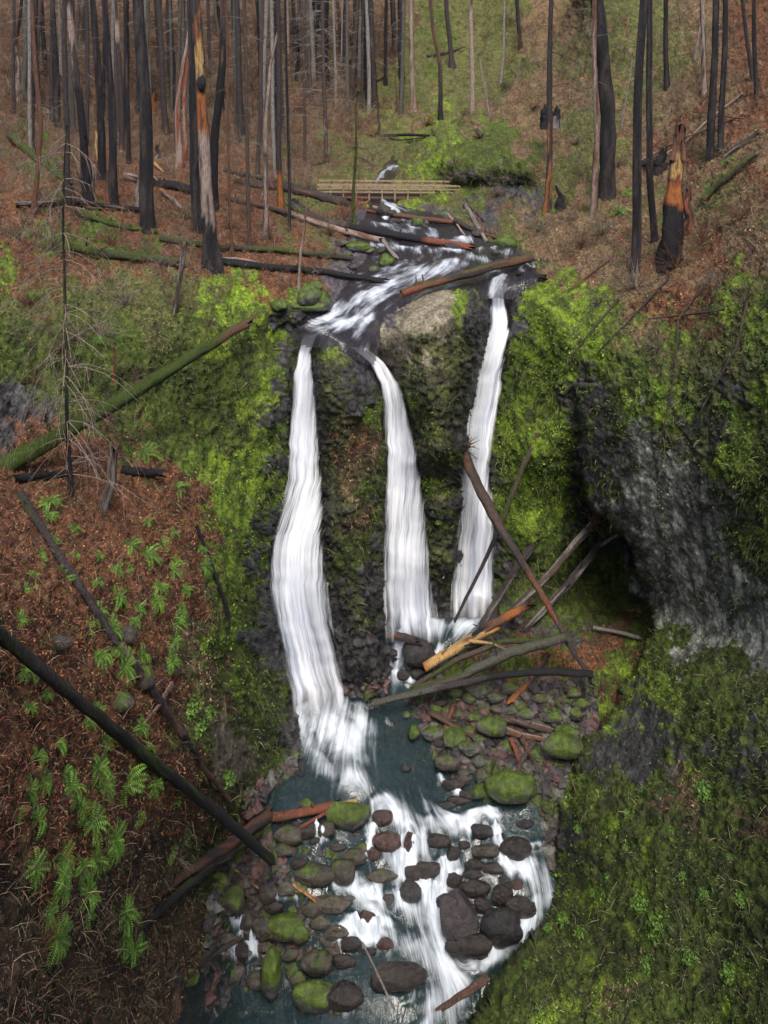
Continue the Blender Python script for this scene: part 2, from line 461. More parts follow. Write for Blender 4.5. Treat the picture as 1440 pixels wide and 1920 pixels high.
def coloured(name, scale, lo=.55, hi=1.5, rough=.85, bd=.03, bs_=.8, fine=6.0, spec=.3, stretch=None):
    """albedo from the mesh's own colours times procedural mottling"""
    m, nt, bs = mat_new(name)
    c = attr(nt, "Col").outputs[0]
    n1 = noise(nt, scale, 6, .65, stretch=stretch); n2 = noise(nt, scale * fine, 4, .7, stretch=stretch)
    r = ramp(nt, n1.outputs[0], [(.3, lo), (.7, hi)])
    r2 = ramp(nt, n2.outputs[0], [(.3, .7), (.7, 1.35)])
    nt.links.new(mixc(nt, 1.0, mixc(nt, 1.0, c, r.outputs[0], 'MULTIPLY'), r2.outputs[0], 'MULTIPLY'), bs.inputs["Base Color"])
    bs.inputs["Roughness"].default_value = rough
    bs.inputs["Specular IOR Level"].default_value = spec
    bump(nt, bs, [(n1.outputs[0], bd * 3, bs_), (n2.outputs[0], bd, bs_)])
    return m

M_WOOD = coloured("weathered_wood", 3.0, .35, 1.7, .8, .04, 1.0, 5, .3, (6, 6, .9))
M_LEAF = coloured("leaf", 1.6, .6, 1.4, .65, .004, .2, 4, .35)
M_LITTER = coloured("litter", 2.0, .6, 1.4, .9, .004, .2, 4, .15)
M_STONE = coloured("river_stone", 3.5, .35, 1.65, .30, .05, 1.0, 6, .55)

def terrain_mat():
    m, nt, bs = mat_new("mossy_ground_and_rock")
    c = attr(nt, "Col").outputs[0]
    wet = attr(nt, "wet").outputs[2]
    n1 = noise(nt, 1.1, 8, .68); n2 = noise(nt, 5.5, 6, .7); n3 = noise(nt, 24, 4, .7)
    vor = nt.nodes.new("ShaderNodeTexVoronoi"); vor.inputs["Scale"].default_value = 7.0
    tc = nt.nodes.new("ShaderNodeTexCoord"); nt.links.new(tc.outputs["Object"], vor.inputs["Vector"])
    r1 = ramp(nt, n1.outputs[0], [(.32, .62), (.68, 1.4)])
    r2 = ramp(nt, n2.outputs[0], [(.34, .35), (.66, 1.7)])
    r3 = ramp(nt, n3.outputs[0], [(.3, .6), (.7, 1.5)])
    x = mixc(nt, 1.0, c, r1.outputs[0], 'MULTIPLY'); x = mixc(nt, 1.0, x, r2.outputs[0], 'MULTIPLY'); x = mixc(nt, 1.0, x, r3.outputs[0], 'MULTIPLY')
    nt.links.new(x, bs.inputs["Base Color"])
    mr = nt.nodes.new("ShaderNodeMapRange"); mr.inputs[3].default_value = .92; mr.inputs[4].default_value = .38
    nt.links.new(wet, mr.inputs[0]); nt.links.new(mr.outputs[0], bs.inputs["Roughness"])
    bs.inputs["Specular IOR Level"].default_value = .35
    bump(nt, bs, [(n2.outputs[0], .22, .8), (vor.outputs[0], .05, .5), (n3.outputs[0], .05, .9)])
    return m
M_GROUND = terrain_mat()
# ---------------------------------------------------------------- terrain
gx = np.r_[np.arange(-420, -200, 22), np.arange(-200, -8, 8), np.arange(-8, 1450, 3.0), np.arange(1450, 1650, 8), np.arange(1650, 1900, 24)]
gy = np.r_[np.arange(-900, -8, 28), np.arange(-8, 1930, 3.0), np.arange(1930, 2200, 24)]
GX, GY = np.meshgrid(gx, gy)
GD = depth(GX, np.maximum(GY, -420))
nyy, nxx = GX.shape
P0 = unproj(GX, GY, GD)
def grid_normals(P):
    a = np.gradient(P, axis=1); b = np.gradient(P, axis=0)
    n = np.cross(a, b); n /= np.linalg.norm(n, axis=-1, keepdims=True) + 1e-12
    s = np.sign((n * (np.array([0, 0, CAMZ]) - P)).sum(-1, keepdims=True)); s[s == 0] = 1
    return n * s
NR = grid_normals(P0)
W = cover(GX.ravel(), GY.ravel())
pf = P0.reshape(-1, 3)
# roughness of relief by kind: R M G L T B g Y W C
amp_big = W @ np.array([.30, .26, .34, .22, .25, .25, .30, .28, .12, .10, .22])
amp_mid = W @ np.array([.22, .13, .20, .15, .14, .16, .16, .16, .18, .05, .14])
amp_fin = W @ np.array([.13, .07, .10, .09, .08, .08, .09, .08, .10, .04, .12])
vert = np.clip(1 - np.abs(NR[..., 2].ravel()), 0, 1)
far = np.clip(GD.ravel() / 45, 0.5, 2.2)
e = (amp_big * (.5 + vert) * fbm(pf * np.array([.55, .55, .35]), 3, 5) * far
     + amp_mid * ridged(pf * np.array([1.9, 1.9, .75]), 3, 9)
     + amp_fin * vnoise(pf * 5.5, 12) + amp_fin * .6 * vnoise(pf * 11, 13))
# benches and cracks in the wet rock
e += W[:, 0] * .16 * ridged(pf * np.array([2.6, 2.6, .5]), 2, 81) * vert
e += W[:, 1] * .12 * fbm(pf * np.array([2.2, 2.2, .6]), 2, 83) * vert
e += W[:, 0] * .16 * np.abs(((pf[:, 2] * 1.1 + 1.5 * fbm(pf * .5, 2, 77)) % 1) - .5) * vert
# calm the relief where the falls run so that the water covers it
calm = np.zeros(len(pf))
for path, wd, a in GROOVES[:3]:
    d, _ = dist_path(GX.ravel(), GY.ravel(), path)
    calm = np.maximum(calm, np.exp(-(d / 30) ** 2))
STREAM_LO = [(470,1500),(560,1440),(560,1330),(640,1290),(720,1300),(700,1180),(760,1160),(960,1160),(840,1230),(760,1310),(880,1440),(1010,1480),(1030,1600),(1045,1700),(1020,1760),(900,1960),(330,1960),(340,1840),(400,1780),(390,1740),(430,1680),(520,1640),(500,1570)]
STREAM_UP = [(735,290),(760,300),(735,340),(745,385),(830,405),(900,445),(990,475),(1000,520),(960,545),(900,545),(800,545),(720,600),(700,640),(694,668),(660,652),(610,637),(566,632),(558,618),(620,590),(640,545),(690,480),(650,450),(690,400),(700,340)]
s1 = sdf_poly(GX.ravel(), GY.ravel(), STREAM_LO); s2 = sdf_poly(GX.ravel(), GY.ravel(), STREAM_UP)
inw = np.maximum(sstep(-8, 22, s1), sstep(-4, 12, s2))
e = e * (1 - .75 * calm)
e -= inw * .22
P1 = pf + NR.reshape(-1, 3) * e[:, None]
e_cut = np.where(GX.ravel() > 1060, W[:, 0] + W[:, 7], 0)
P1 = pf + NR.reshape(-1, 3) * (e * (1 - .45 * e_cut))[:, None]
# colour
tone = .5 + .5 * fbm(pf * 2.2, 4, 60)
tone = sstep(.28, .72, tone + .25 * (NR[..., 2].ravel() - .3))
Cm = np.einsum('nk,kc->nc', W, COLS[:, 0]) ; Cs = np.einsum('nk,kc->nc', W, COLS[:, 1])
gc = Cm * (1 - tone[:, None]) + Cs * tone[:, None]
yst = sstep(-.1, .3, fbm(pf * np.array([2.6, 2.6, .45]), 3, 61))[:, None] * W[:, 7:8]
gc = gc * (1 - .8 * yst) + .6 * yst * np.array([.045, .045, .038])
# stray mossy and bare blotches
bl = sstep(.18, .42, fbm(pf * .9, 4, 90))[:, None] * (W[:, 2] + .5 * W[:, 6] + .25 * W[:, 3] + .4 * W[:, 5] + .45 * W[:, 4])[:, None]
gc = gc * (1 - .7 * bl) + .7 * bl * np.array([.065, .10, .014])
bl = sstep(.15, .45, fbm(pf * 1.3, 4, 95))[:, None] * (.8 * W[:, 1] + .7 * W[:, 2])[:, None]
gc = gc * (1 - .75 * bl) + .75 * bl * np.array([.032, .028, .021])
wetw = np.clip(W[:, 0] + W[:, 8] + .15 * W[:, 9] + .8 * calm, 0, 1)
gc = gc * (1 - .6 * calm[:, None]) + .6 * calm[:, None] * np.array([.035, .032, .040])
idx = np.arange(nyy * nxx).reshape(nyy, nxx)
F = np.stack([idx[:-1, :-1], idx[1:, :-1], idx[1:, 1:], idx[:-1, 1:]], -1).reshape(-1, 4)
ter = mesh_np("terrain", P1, F, M_GROUND, colr=gc, extra={"wet": wetw})
tag(ter, kind='structure')
TP = P1.reshape(nyy, nxx, 3); TN = grid_normals(TP)

def ground(x, y):
    """surface point of the terrain seen at chart position (arrays)"""
    x = np.atleast_1d(np.asarray(x, float)); y = np.atleast_1d(np.asarray(y, float))
    i = np.clip(np.searchsorted(gx, x) - 1, 0, nxx - 2); j = np.clip(np.searchsorted(gy, y) - 1, 0, nyy - 2)
    fx = np.clip((x - gx[i]) / (gx[i + 1] - gx[i]), 0, 1)[:, None]; fy = np.clip((y - gy[j]) / (gy[j + 1] - gy[j]), 0, 1)[:, None]
    def s(A): return (A[j, i] * (1 - fx) + A[j, i + 1] * fx) * (1 - fy) + (A[j + 1, i] * (1 - fx) + A[j + 1, i + 1] * fx) * fy
    return s(TP), s(TN)
def face(x, y):
    p, n = ground(x, y); v = p - np.array([0, 0, CAMZ]); v /= np.linalg.norm(v, axis=1, keepdims=True)
    return float(max(.25, abs((v * n).sum(1)[0])))
def gdist(x, y):
    i = int(np.clip(np.searchsorted(gx, x), 2, nxx - 3)); j = int(np.clip(np.searchsorted(gy, y), 2, nyy - 3))
    return float(min(GD[j, i], np.median(TP[j - 2:j + 3, i - 2:i + 3, 1])))

# unseen hillside behind and beside the viewpoint, one sheet added to block sky light
bx = np.linspace(-70, 70, 60); by = np.linspace(-70, 9, 40)
BX, BY = np.meshgrid(bx, by)
BZ = 7.5 + 0.40 * np.maximum(-BY - 4, 0) + .22 * np.maximum(np.abs(BX) - 9, 0) - .9 * np.maximum(BY, 0)
bp = np.stack([BX, BY, BZ], -1).reshape(-1, 3)
bp[:, 2] += 1.2 * fbm(bp * .12, 3, 3)
bi = np.arange(60 * 40).reshape(40, 60)
bF = np.stack([bi[:-1, :-1], bi[:-1, 1:], bi[1:, 1:], bi[1:, :-1]], -1).reshape(-1, 4)
tag(mesh_np("hillside", bp, bF, M_GROUND, colr=np.tile(np.array([.07, .05, .03]), (len(bp), 1)), extra={"wet": np.zeros(len(bp))}), kind='structure')

# ---------------------------------------------------------------- water
def water_mat(name, deep):
    """clear dark water that turns white where 'foam' is high; streaks run along the flow (UV v)"""
    m, nt, bs = mat_new(name)
    uvn = nt.nodes.new("ShaderNodeUVMap")
    f = attr(nt, "foam").outputs[2]
    a = noise(nt, 1.0, 5, .6, uvn.outputs[0], (1.9, .40, 1)); b = noise(nt, 1.0, 4, .65, uvn.outputs[0], (8, .9, 1)); c = noise(nt, 1.0, 3, .5, uvn.outputs[0], (.9, .45, 1))
    mx = N(nt, "ShaderNodeMath", operation='MULTIPLY_ADD'); nt.links.new(a.outputs[0], mx.inputs[0]); mx.inputs[1].default_value = 2.2
    m2 = N(nt, "ShaderNodeMath", operation='MULTIPLY_ADD'); nt.links.new(b.outputs[0], m2.inputs[0]); m2.inputs[1].default_value = 1.0
    nt.links.new(f, m2.inputs[2]); nt.links.new(m2.outputs[0], mx.inputs[2])
    m3 = N(nt, "ShaderNodeMath", operation='MULTIPLY_ADD'); nt.links.new(c.outputs[0], m3.inputs[0]); m3.inputs[1].default_value = 2.0; nt.links.new(mx.outputs[0], m3.inputs[2])
    r = ramp(nt, m3.outputs[0], [(.0, 0.0), (1.0, 1.0)])
    mr = nt.nodes.new("ShaderNodeMapRange"); mr.inputs[1].default_value = 2.85; mr.inputs[2].default_value = 4.25; mr.clamp = True
    mr.interpolation_type = 'SMOOTHSTEP'
    nt.links.new(m3.outputs[0], mr.inputs[0])
    fac = mr.outputs[0]
    nt.nodes.remove(r)
    nt.links.new(mixc(nt, fac, deep, (.60, .66, .74)), bs.inputs["Base Color"])
    ro = nt.nodes.new("ShaderNodeMapRange"); ro.inputs[3].default_value = .12; ro.inputs[4].default_value = .75; nt.links.new(fac, ro.inputs[0]); nt.links.new(ro.outputs[0], bs.inputs["Roughness"])
    al = nt.nodes.new("ShaderNodeMapRange"); al.inputs[3].default_value = .62; al.inputs[4].default_value = 1.0; nt.links.new(fac, al.inputs[0]); nt.links.new(al.outputs[0], bs.inputs["Alpha"])
    bs.inputs["Specular IOR Level"].default_value = .5
    bump(nt, bs, [(a.outputs[0], .22, .8), (b.outputs[0], .06, .7)])
    return m
M_CREEK = water_mat("creek_water", (.030, .028, .034))
M_POOL = water_mat("pool_water", (.017, .040, .046))

def fall_mat():
    m, nt, bs = mat_new("falling_water")
    uvn = nt.nodes.new("ShaderNodeUVMap")
    f = attr(nt, "foam").outputs[2]
    a = noise(nt, 1.0, 4, .55, uvn.outputs[0], (4.2, .16, 1)); b = noise(nt, 1.0, 5, .7, uvn.outputs[0], (17, .55, 1)); c = noise(nt, 1.0, 3, .5, uvn.outputs[0], (1.2, .16, 1))
    m1 = N(nt, "ShaderNodeMath", operation='MULTIPLY_ADD'); nt.links.new(a.outputs[0], m1.inputs[0]); m1.inputs[1].default_value = 1.7; nt.links.new(f, m1.inputs[2])
    m2 = N(nt, "ShaderNodeMath", operation='MULTIPLY_ADD'); nt.links.new(b.outputs[0], m2.inputs[0]); m2.inputs[1].default_value = 1.6; nt.links.new(m1.outputs[0], m2.inputs[2])
    mr = nt.nodes.new("ShaderNodeMapRange"); mr.inputs[1].default_value = 1.95; mr.inputs[2].default_value = 3.05; mr.interpolation_type = 'SMOOTHSTEP'
    nt.links.new(m2.outputs[0], mr.inputs[0]); fd = N(nt, "ShaderNodeMath", operation="MULTIPLY"); nt.links.new(mr.outputs[0], fd.inputs[0]); nt.links.new(attr(nt, "fade").outputs[2], fd.inputs[1]); nt.links.new(fd.outputs[0], bs.inputs["Alpha"])
    s = N(nt, "ShaderNodeMath", operation='ADD'); nt.links.new(a.outputs[0], s.inputs[0]); nt.links.new(c.outputs[0], s.inputs[1])
    rc = ramp(nt, s.outputs[0], [(.0, (.52, .57, .68)), (1.0, (.88, .90, .94))])
    h = N(nt, "ShaderNodeMath", operation='MULTIPLY'); nt.links.new(s.outputs[0], h.inputs[0]); h.inputs[1].default_value = .5
    rc.color_ramp.elements[0].position = .36; rc.color_ramp.elements[1].position = .62
    nt.links.new(h.outputs[0], rc.inputs[0])
    nt.links.new(rc.outputs[0], bs.inputs["Base Color"])
    bs.inputs["Roughness"].default_value = .6
    bump(nt, bs, [(a.outputs[0], .10, .6), (b.outputs[0], .03, .5)])
    return m
M_FALL = fall_mat()

def interp_rows(rows, ys, kk):
    r = np.array(rows, float)
    return [np.interp(ys, r[:, 0], r[:, k]) for k in kk]

def waterfall(name, label, rows, front, part_rows=None):
    """curtain of water: a bulged, ribbed front and a back that meets the rock"""
    r = np.array(rows, float)
    ny, nx = 150, 27
    ys = np.linspace(r[0, 0], r[-1, 0], ny); xl, xr = interp_rows(rows, ys, (1, 2))
    wob = 2.2 * vnoise(np.stack([ys / 18, 0 * ys, 0 * ys], -1), 71); wob2 = 2.2 * vnoise(np.stack([ys / 15, 0 * ys + 9, 0 * ys], -1), 72)
    mg = np.interp(ys, [ys[0], ys[0] + 120, ys[-1]], [2, 8, 19]); xl = xl - mg + wob; xr = xr + mg * .9 + wob2
    u = np.linspace(0, 1, nx)
    X = xl[:, None] * (1 - u) + xr[:, None] * u; Y = np.repeat(ys[:, None], nx, 1)
    D = depth(X, Y)
    k = np.hanning(37)[1:-1]; k /= k.sum()
    for c in range(nx): D[:, c] = np.convolve(np.pad(D[:, c], 17, 'edge'), k, 'valid')
    D = D + .35 * (D.mean(1, keepdims=True) - D)
    wm = (xr - xl)[:, None] * D / FOC
    t = (Y - ys[0]) / (ys[-1] - ys[0])
    bul = np.sqrt(np.clip(1 - (2 * u - 1) ** 2, 0, 1))[None]
    ph = u[None] * wm * 2.2
    rib = .05 * vnoise(np.stack([ph.ravel(), (Y / 260).ravel(), 0 * ph.ravel() + front], -1), 55).reshape(ny, nx)
    D = D - .22 - (front * .35 + .55 * front * np.minimum(1, t * 2.5)) * bul * .9 - rib * np.minimum(1, t * 4)
    V = unproj(X, Y, D)
    V2 = unproj(X, Y, D + .12 + .5 * bul * front)
    foam = -.80 + 2.1 * sstep(.22, 1.0, bul + 0 * X) + .15 * vnoise(np.stack([ph.ravel() * .4, (Y / 90).ravel(), 0 * ph.ravel() + 3 + front], -1), 57).reshape(ny, nx)
    fade = sstep(-.02, .06, t) * sstep(1.0, .90, t + .03 * vnoise(np.stack([ph.ravel() * 2, 0 * ph.ravel(), 0 * ph.ravel()], -1), 58).reshape(ny, nx))
    vv = ((Y - ys[0]) * D / FOC)
    uv = np.stack([(X - 720) * 0 + u[None] * wm + 7 * front, vv], -1).reshape(-1, 2)
    i = np.arange(ny * nx).reshape(ny, nx)
    F = np.stack([i[:-1, :-1], i[1:, :-1], i[1:, 1:], i[:-1, 1:]], -1).reshape(-1, 4)
    o = mesh_np(name, V.reshape(-1, 3), F, M_FALL, uv=uv, extra={"foam": foam.ravel(), "fade": fade.ravel()})
    return tag(o, label, "waterfall", "three parallel waterfalls")

waterfall("waterfall", "leftmost waterfall, longest and widest, ending in a blue-green pool",
 [(626,570,598),(640,562,592),(660,560,584),(700,553,588),(760,549,592),(800,547,595),(850,543,598),(900,540,602),(950,528,604),(1000,510,606),(1050,503,612),(1100,503,617),(1150,508,625),(1200,520,632),(1250,535,640),(1300,545,648),(1345,548,658)], 1.0)
waterfall("waterfall", "middle waterfall between two mossy rock columns, landing behind a round boulder",
 [(650,648,694),(664,672,706),(680,690,722),(700,704,738),(720,713,748),(760,722,760),(800,724,770),(850,726,780),(900,724,788),(950,722,795),(1000,720,800),(1050,718,806),(1100,718,811),(1150,720,817),(1205,722,826)], .9)
waterfall("waterfall", "rightmost waterfall, narrow and bent, partly hidden by a log with roots",
 [(522,902,962),(540,908,955),(560,916,948),(600,918,952),(620,915,955),(650,905,950),(700,893,942),(750,884,935),(800,877,928),(850,872,918),(900,866,915),(950,862,920),(1000,860,925),(1050,855,925),(1100,852,925),(1140,850,922),(1180,846,922)], .7)

def water_sheet(name, poly, step, lift, flow, foams, base, mat, fk=1.0):
    P = np.array(poly, float)
    x = np.arange(P[:, 0].min() - 10, P[:, 0].max() + 10, step); y = np.arange(P[:, 1].min() - 10, P[:, 1].max() + 10, step)
    X, Y = np.meshgrid(x, y); sh = X.shape
    s = sdf_poly(X.ravel(), Y.ravel(), poly)
    D = tb(X.ravel(), Y.ravel())
    V = unproj(X.ravel(), Y.ravel(), D)
    V[:, 2] += lift - .35 * sstep(6, -12, s)
    # flow coordinates in metres from the centre line on the ground
    FQ, _ = resample(flow, 60); FQ = np.stack([np.convolve(np.pad(FQ[:, k], 5, 'edge'), np.ones(11) / 11, 'valid') for k in (0, 1)], -1)
    C = unproj(FQ[:, 0], FQ[:, 1], tb(FQ[:, 0], FQ[:, 1]))
    d = np.full(len(V), 1e9); tv = np.zeros(len(V)); tu = np.zeros(len(V)); L = 0
    for a, b in zip(C[:-1], C[1:]):
        ev = (b - a)[:2]; ln = np.hypot(*ev); ev = ev / ln
        r = V[:, :2] - a[:2]
        t = np.clip(r @ ev, 0, ln); q = r - t[:, None] * ev
        dd = np.hypot(q[:, 0], q[:, 1]); cr = ev[0] * r[:, 1] - ev[1] * r[:, 0]
        m = dd < d
        tt = r @ ev
        d = np.where(m, dd, d); tv = np.where(m, L + tt, tv); tu = np.where(m, cr, tu); L += ln
    tu0 = tu.copy()
    for cx, cy, R in ROCKS_W:
        ddx, ddy = V[:, 0] - cx, V[:, 1] - cy; r2 = ddx ** 2 + ddy ** 2
        mrk = r2 < (R * 5) ** 2
        tu = tu - np.where(mrk, 1.0 * R * R * (np.sign(-1) * -ddx) / (r2 + .4 * R * R) * sstep((R * 5) ** 2, R * R, r2), 0)
    f = np.zeros(len(V)) + base
    q = np.stack([X.ravel() / 14, Y.ravel() / 14, 0 * X.ravel()], -1)
    wx = X.ravel() + 5 * vnoise(q, 31); wy = Y.ravel() + 5 * vnoise(q, 32)
    for path, wd, a in foams:
        dd, _ = dist_path(wx, wy, path)
        f = np.maximum(f, a * np.exp(-(dd / wd / .72) ** 2.0) + base * (1 - np.exp(-(dd / wd) ** 2)))
    f = f * fk
    for cx, cy, R in ROCKS_W:
        rr_ = np.sqrt((V[:, 0] - cx) ** 2 + (V[:, 1] - cy) ** 2) / R
        f = f + .40 * np.exp(-((rr_ - 1.15) / .3) ** 2) * np.clip(f * 1.4, 0, 1)
    hb = fbm(V * np.array([1.2, 1.2, 1.2]), 3, 34)
    V[:, 2] += .10 * hb * np.clip(f, 0.2, 1) + .16 * np.clip(f, 0, 1) + .5 * sstep(1.5, 2.2, f) + .04 * vnoise(V * 4, 35) * f
    keep = (s > -12).reshape(sh)
    i = np.arange(V.shape[0]).reshape(sh)
    F = np.stack([i[:-1, :-1], i[1:, :-1], i[1:, 1:], i[:-1, 1:]], -1)
    kk = keep[:-1, :-1] & keep[1:, :-1] & keep[1:, 1:] & keep[:-1, 1:]
    F = F[kk]
    used = np.unique(F); remap = -np.ones(len(V), int); remap[used] = np.arange(len(used))
    uv = np.stack([tu, tv], -1)
    o = mesh_np(name, V[used], remap[F], mat, uv=uv[used], extra={"foam": f[used]})
    return tag(o, kind='structure')

# ---------------------------------------------------------------- wood
WC = {'K': (.020,.019,.022), 'D': (.055,.045,.045), 'P': (.34,.26,.22), 'O': (.36,.13,.040), 'Y': (.50,.32,.13), 'N': (.15,.075,.05),
      'S': (.055,.085,.014), 'W': (.24,.22,.20), 'R': (.22,.075,.045), 'B': (.09,.065,.055), 'G': (.10,.10,.085)}
def wcol(stops, t):
    if isinstance(stops, str): stops = [(0, stops)]
    ts = [s[0] for s in stops]
    C = np.array([WC[s[1]] for s in stops])
    return C, ts

def tube(mb, pts, rad, nseg, stops, patch=None, rough=.10, seed=0, moss=0.0, jag=0, cap=True, mossc='S'):
    pts = np.asarray(pts, float); rad = np.asarray(rad, float); n = len(pts)
    T = np.gradient(pts, axis=0); T /= np.linalg.norm(T, axis=1, keepdims=True) + 1e-9
    up = np.array([0, 0, 1.]) if abs(T[:, 2]).mean() < .8 else np.array([0, 1., 0])
    A = np.cross(T, up); A /= np.linalg.norm(A, axis=1, keepdims=True) + 1e-9
    Bv = np.cross(T, A)
    th = np.linspace(0, 2 * math.pi, nseg, endpoint=False)
    L = np.r_[0, np.cumsum(np.linalg.norm(np.diff(pts, axis=0), axis=1))]
    dirs = A[:, None] * np.cos(th)[None, :, None] + Bv[:, None] * np.sin(th)[None, :, None]
    q = np.stack([np.cos(th)[None] * 1.6 + 0 * L[:, None], np.sin(th)[None] * 1.6 + 0 * L[:, None], L[:, None] * .55 + 0 * th[None]], -1).reshape(-1, 3) + seed * 7.3
    nz = (fbm(q, 3, seed) if n > 3 and nseg > 4 else np.zeros(len(q))).reshape(n, nseg)
    nz2 = (vnoise(q * np.array([3.5, 3.5, 1.2]), seed + 5) if n > 3 and nseg > 4 else np.zeros(len(q))).reshape(n, nseg)
    R = rad[:, None] * (1 + rough * 1.6 * nz + rough * nz2)
    V = pts[:, None] + dirs * R[..., None]
    if jag and nseg > 4:   # splintered end: the last ring is pulled out unevenly
        V[-1] += T[-1] * (rad[-1] * jag * (.2 + 2.0 * np.abs(np.sin(th * 1.5 + seed)) * np.abs(nz2[-1] + .6)))[:, None]
    C, ts = wcol(stops, None)
    t = (L / L[-1])[:, None] + .05 * nz
    k = np.clip(np.searchsorted(ts, t.ravel(), side='right') - 1, 0, len(ts) - 1).reshape(n, nseg)
    col_ = C[k]
    if patch:
        pk, thr = patch[0], patch[1]
        t0, t1 = (patch[2], patch[3]) if len(patch) > 2 else (0, 1)
        pm = sstep(thr - .06, thr + .06, nz + .4 * nz2) * ((t > t0) & (t < t1))
        col_ = col_ * (1 - pm[..., None]) + pm[..., None] * np.array(WC[pk])
    if moss:
        mm = sstep(.15, .7, dirs[..., 2] + .6 * nz + moss - .5)
        col_ = col_ * (1 - mm[..., None]) + mm[..., None] * np.array(WC[mossc])
    i = np.arange(n * nseg).reshape(n, nseg); j = np.roll(i, -1, 1)
    F = np.stack([i[:-1], i[1:], j[1:], j[:-1]], -1).reshape(-1, 4)
    V = V.reshape(-1, 3); col_ = col_.reshape(-1, 3)
    if cap and nseg >= 5:
        ends = []
        for r_, pt in ((0, pts[0]), (n - 1, pts[-1] - T[-1] * rad[-1] * .5 * (1 if jag else 0))):
            c0 = len(V); V = np.vstack([V, pt[None]]); col_ = np.vstack([col_, (np.array(WC['Y']) * .5 if jag else col_[r_ * nseg])[None]])
            ring = i[r_]; rr = np.roll(ring, -1)
            # fan of quads (two ring edges at a time)
            for a in range(0, nseg - 1, 2):
                ends.append([c0, ring[a], ring[(a + 1) % nseg], ring[(a + 2) % nseg]] if r_ else [c0, ring[(a + 2) % nseg], ring[(a + 1) % nseg], ring[a]])
        F = np.vstack([F, np.array(ends)])
    mb.add(V, F, col_)

def resample(pts, n):
    P = np.array(pts, float)
    if len(P) == 2: s = np.array([0, 1.])
    else:
        s = np.r_[0, np.cumsum(np.hypot(*np.diff(P[:, :2], axis=0).T))]; s /= s[-1]
    t = np.linspace(0, 1, n)
    return np.stack([np.interp(t, s, P[:, k]) for k in range(P.shape[1])], -1), t

def twigs(mb, p, d, L, r, col_, depth_, rnd, droop=.25, nseg=3, kids=(2, 4)):
    """one bare limb with side twigs"""
    n = 5
    pts = [np.array(p)]; dd = np.array(d, float)
    for k in range(n - 1):
        dd = dd + np.array([rnd.uniform(-.18, .18), rnd.uniform(-.18, .18), rnd.uniform(-.15, .12) - droop * .3])
        dd /= np.linalg.norm(dd)
        pts.append(pts[-1] + dd * L / (n - 1))
    tube(mb, pts, np.linspace(r, r * .3, n), nseg, col_, cap=False)
    if depth_ > 0:
        for k in range(rnd.randint(*kids)):
            i = rnd.randint(1, n - 2)
            d2 = np.array(pts[i + 1] - pts[i]); d2 /= np.linalg.norm(d2)
            d2 = d2 + np.array([rnd.uniform(-.8, .8), rnd.uniform(-.8, .8), rnd.uniform(-.5, .5)])
            d2 /= np.linalg.norm(d2)
            twigs(mb, pts[i], d2, L * rnd.uniform(.3, .6), r * .5, col_, depth_ - 1, rnd, droop, nseg, kids)

NT = [0]
def tree(path, w0, w1, stops, label, patch=None, br=0, brl=1.5, brt=(.15, .95), brc='B', name="burnt_tree", cat="tree", group=None, jag=0, moss=0, flare=1.25, rough=.12, D=None, brr=None, subs=1, droop=.3):
    NT[0] += 1; rnd = random.Random(NT[0] * 13)
    if not br and name == 'burnt_tree': br, brl = 18, 1.4
    if patch is None and name == 'burnt_tree': patch = ('D', .12)
    P = [tuple(p) for p in path]
    if P[-1][1] <= 40:           # runs out of the top of the picture: carry on to its real height
        (xa, ya), (xb, yb) = P[0], P[-1]
        if len(P) > 2: xa, ya = P[-2]
        k = (xb - xa) / min(-1, (yb - ya))
        k = max(-.08, min(.08, k))
        P.append((xb + k * (-(yb) - 330), -330)); w1 = w1 * .75
    Dg = D or gdist(P[0][0], P[0][1]) - .1
    n = max(14, int(abs(P[0][1] - P[-1][1]) / 16))
    Q, t = resample(P, n)
    pts = unproj(Q[:, 0] + w0 * .16 * np.sin(t * rnd.uniform(5, 11) + rnd.uniform(0, 6)) * np.minimum(1, t * 8), Q[:, 1], Dg)
    s = Dg / FOC / 2
    rad = (w0 + (w1 - w0) * t) * s
    L = (pts[:, 2] - pts[0, 2])
    rad = rad * (1 + (flare - 1) * np.exp(-L / (.035 * w0 * s * 40 + .3)))
    pts = np.vstack([pts[:1] - np.array([0, 0, .9]), pts]); rad = np.r_[rad[0] * 1.1, rad]
    b = empty(name, pts[1], label, cat, group)
    mb = MB(); tube(mb, pts, rad, 12 if w0 > 12 else 8, stops, patch, rough, NT[0], moss, jag)
    mb.build("trunk", M_WOOD, b)
    if br:
        m2 = MB()
        for k in range(br):
            tt = rnd.uniform(*brt); i = min(len(pts) - 2, int(tt * (len(pts) - 1)) + 1)
            az = rnd.uniform(0, 2 * math.pi)
            d = np.array([math.cos(az), math.sin(az), rnd.uniform(-.25, .35)])
            twigs(m2, pts[i], d / np.linalg.norm(d), brl * rnd.uniform(.4, 1.1) * (1.15 - .6 * tt), (brr or max(.018, .012 * Dg / 30)), brc, subs, rnd, droop)
        m2.build("crown", M_WOOD, b)
    return b

def snag(*a, **k):
    k.setdefault('name', 'dead_snag'); k.setdefault('jag', 2.0)
    return tree(*a, **k)

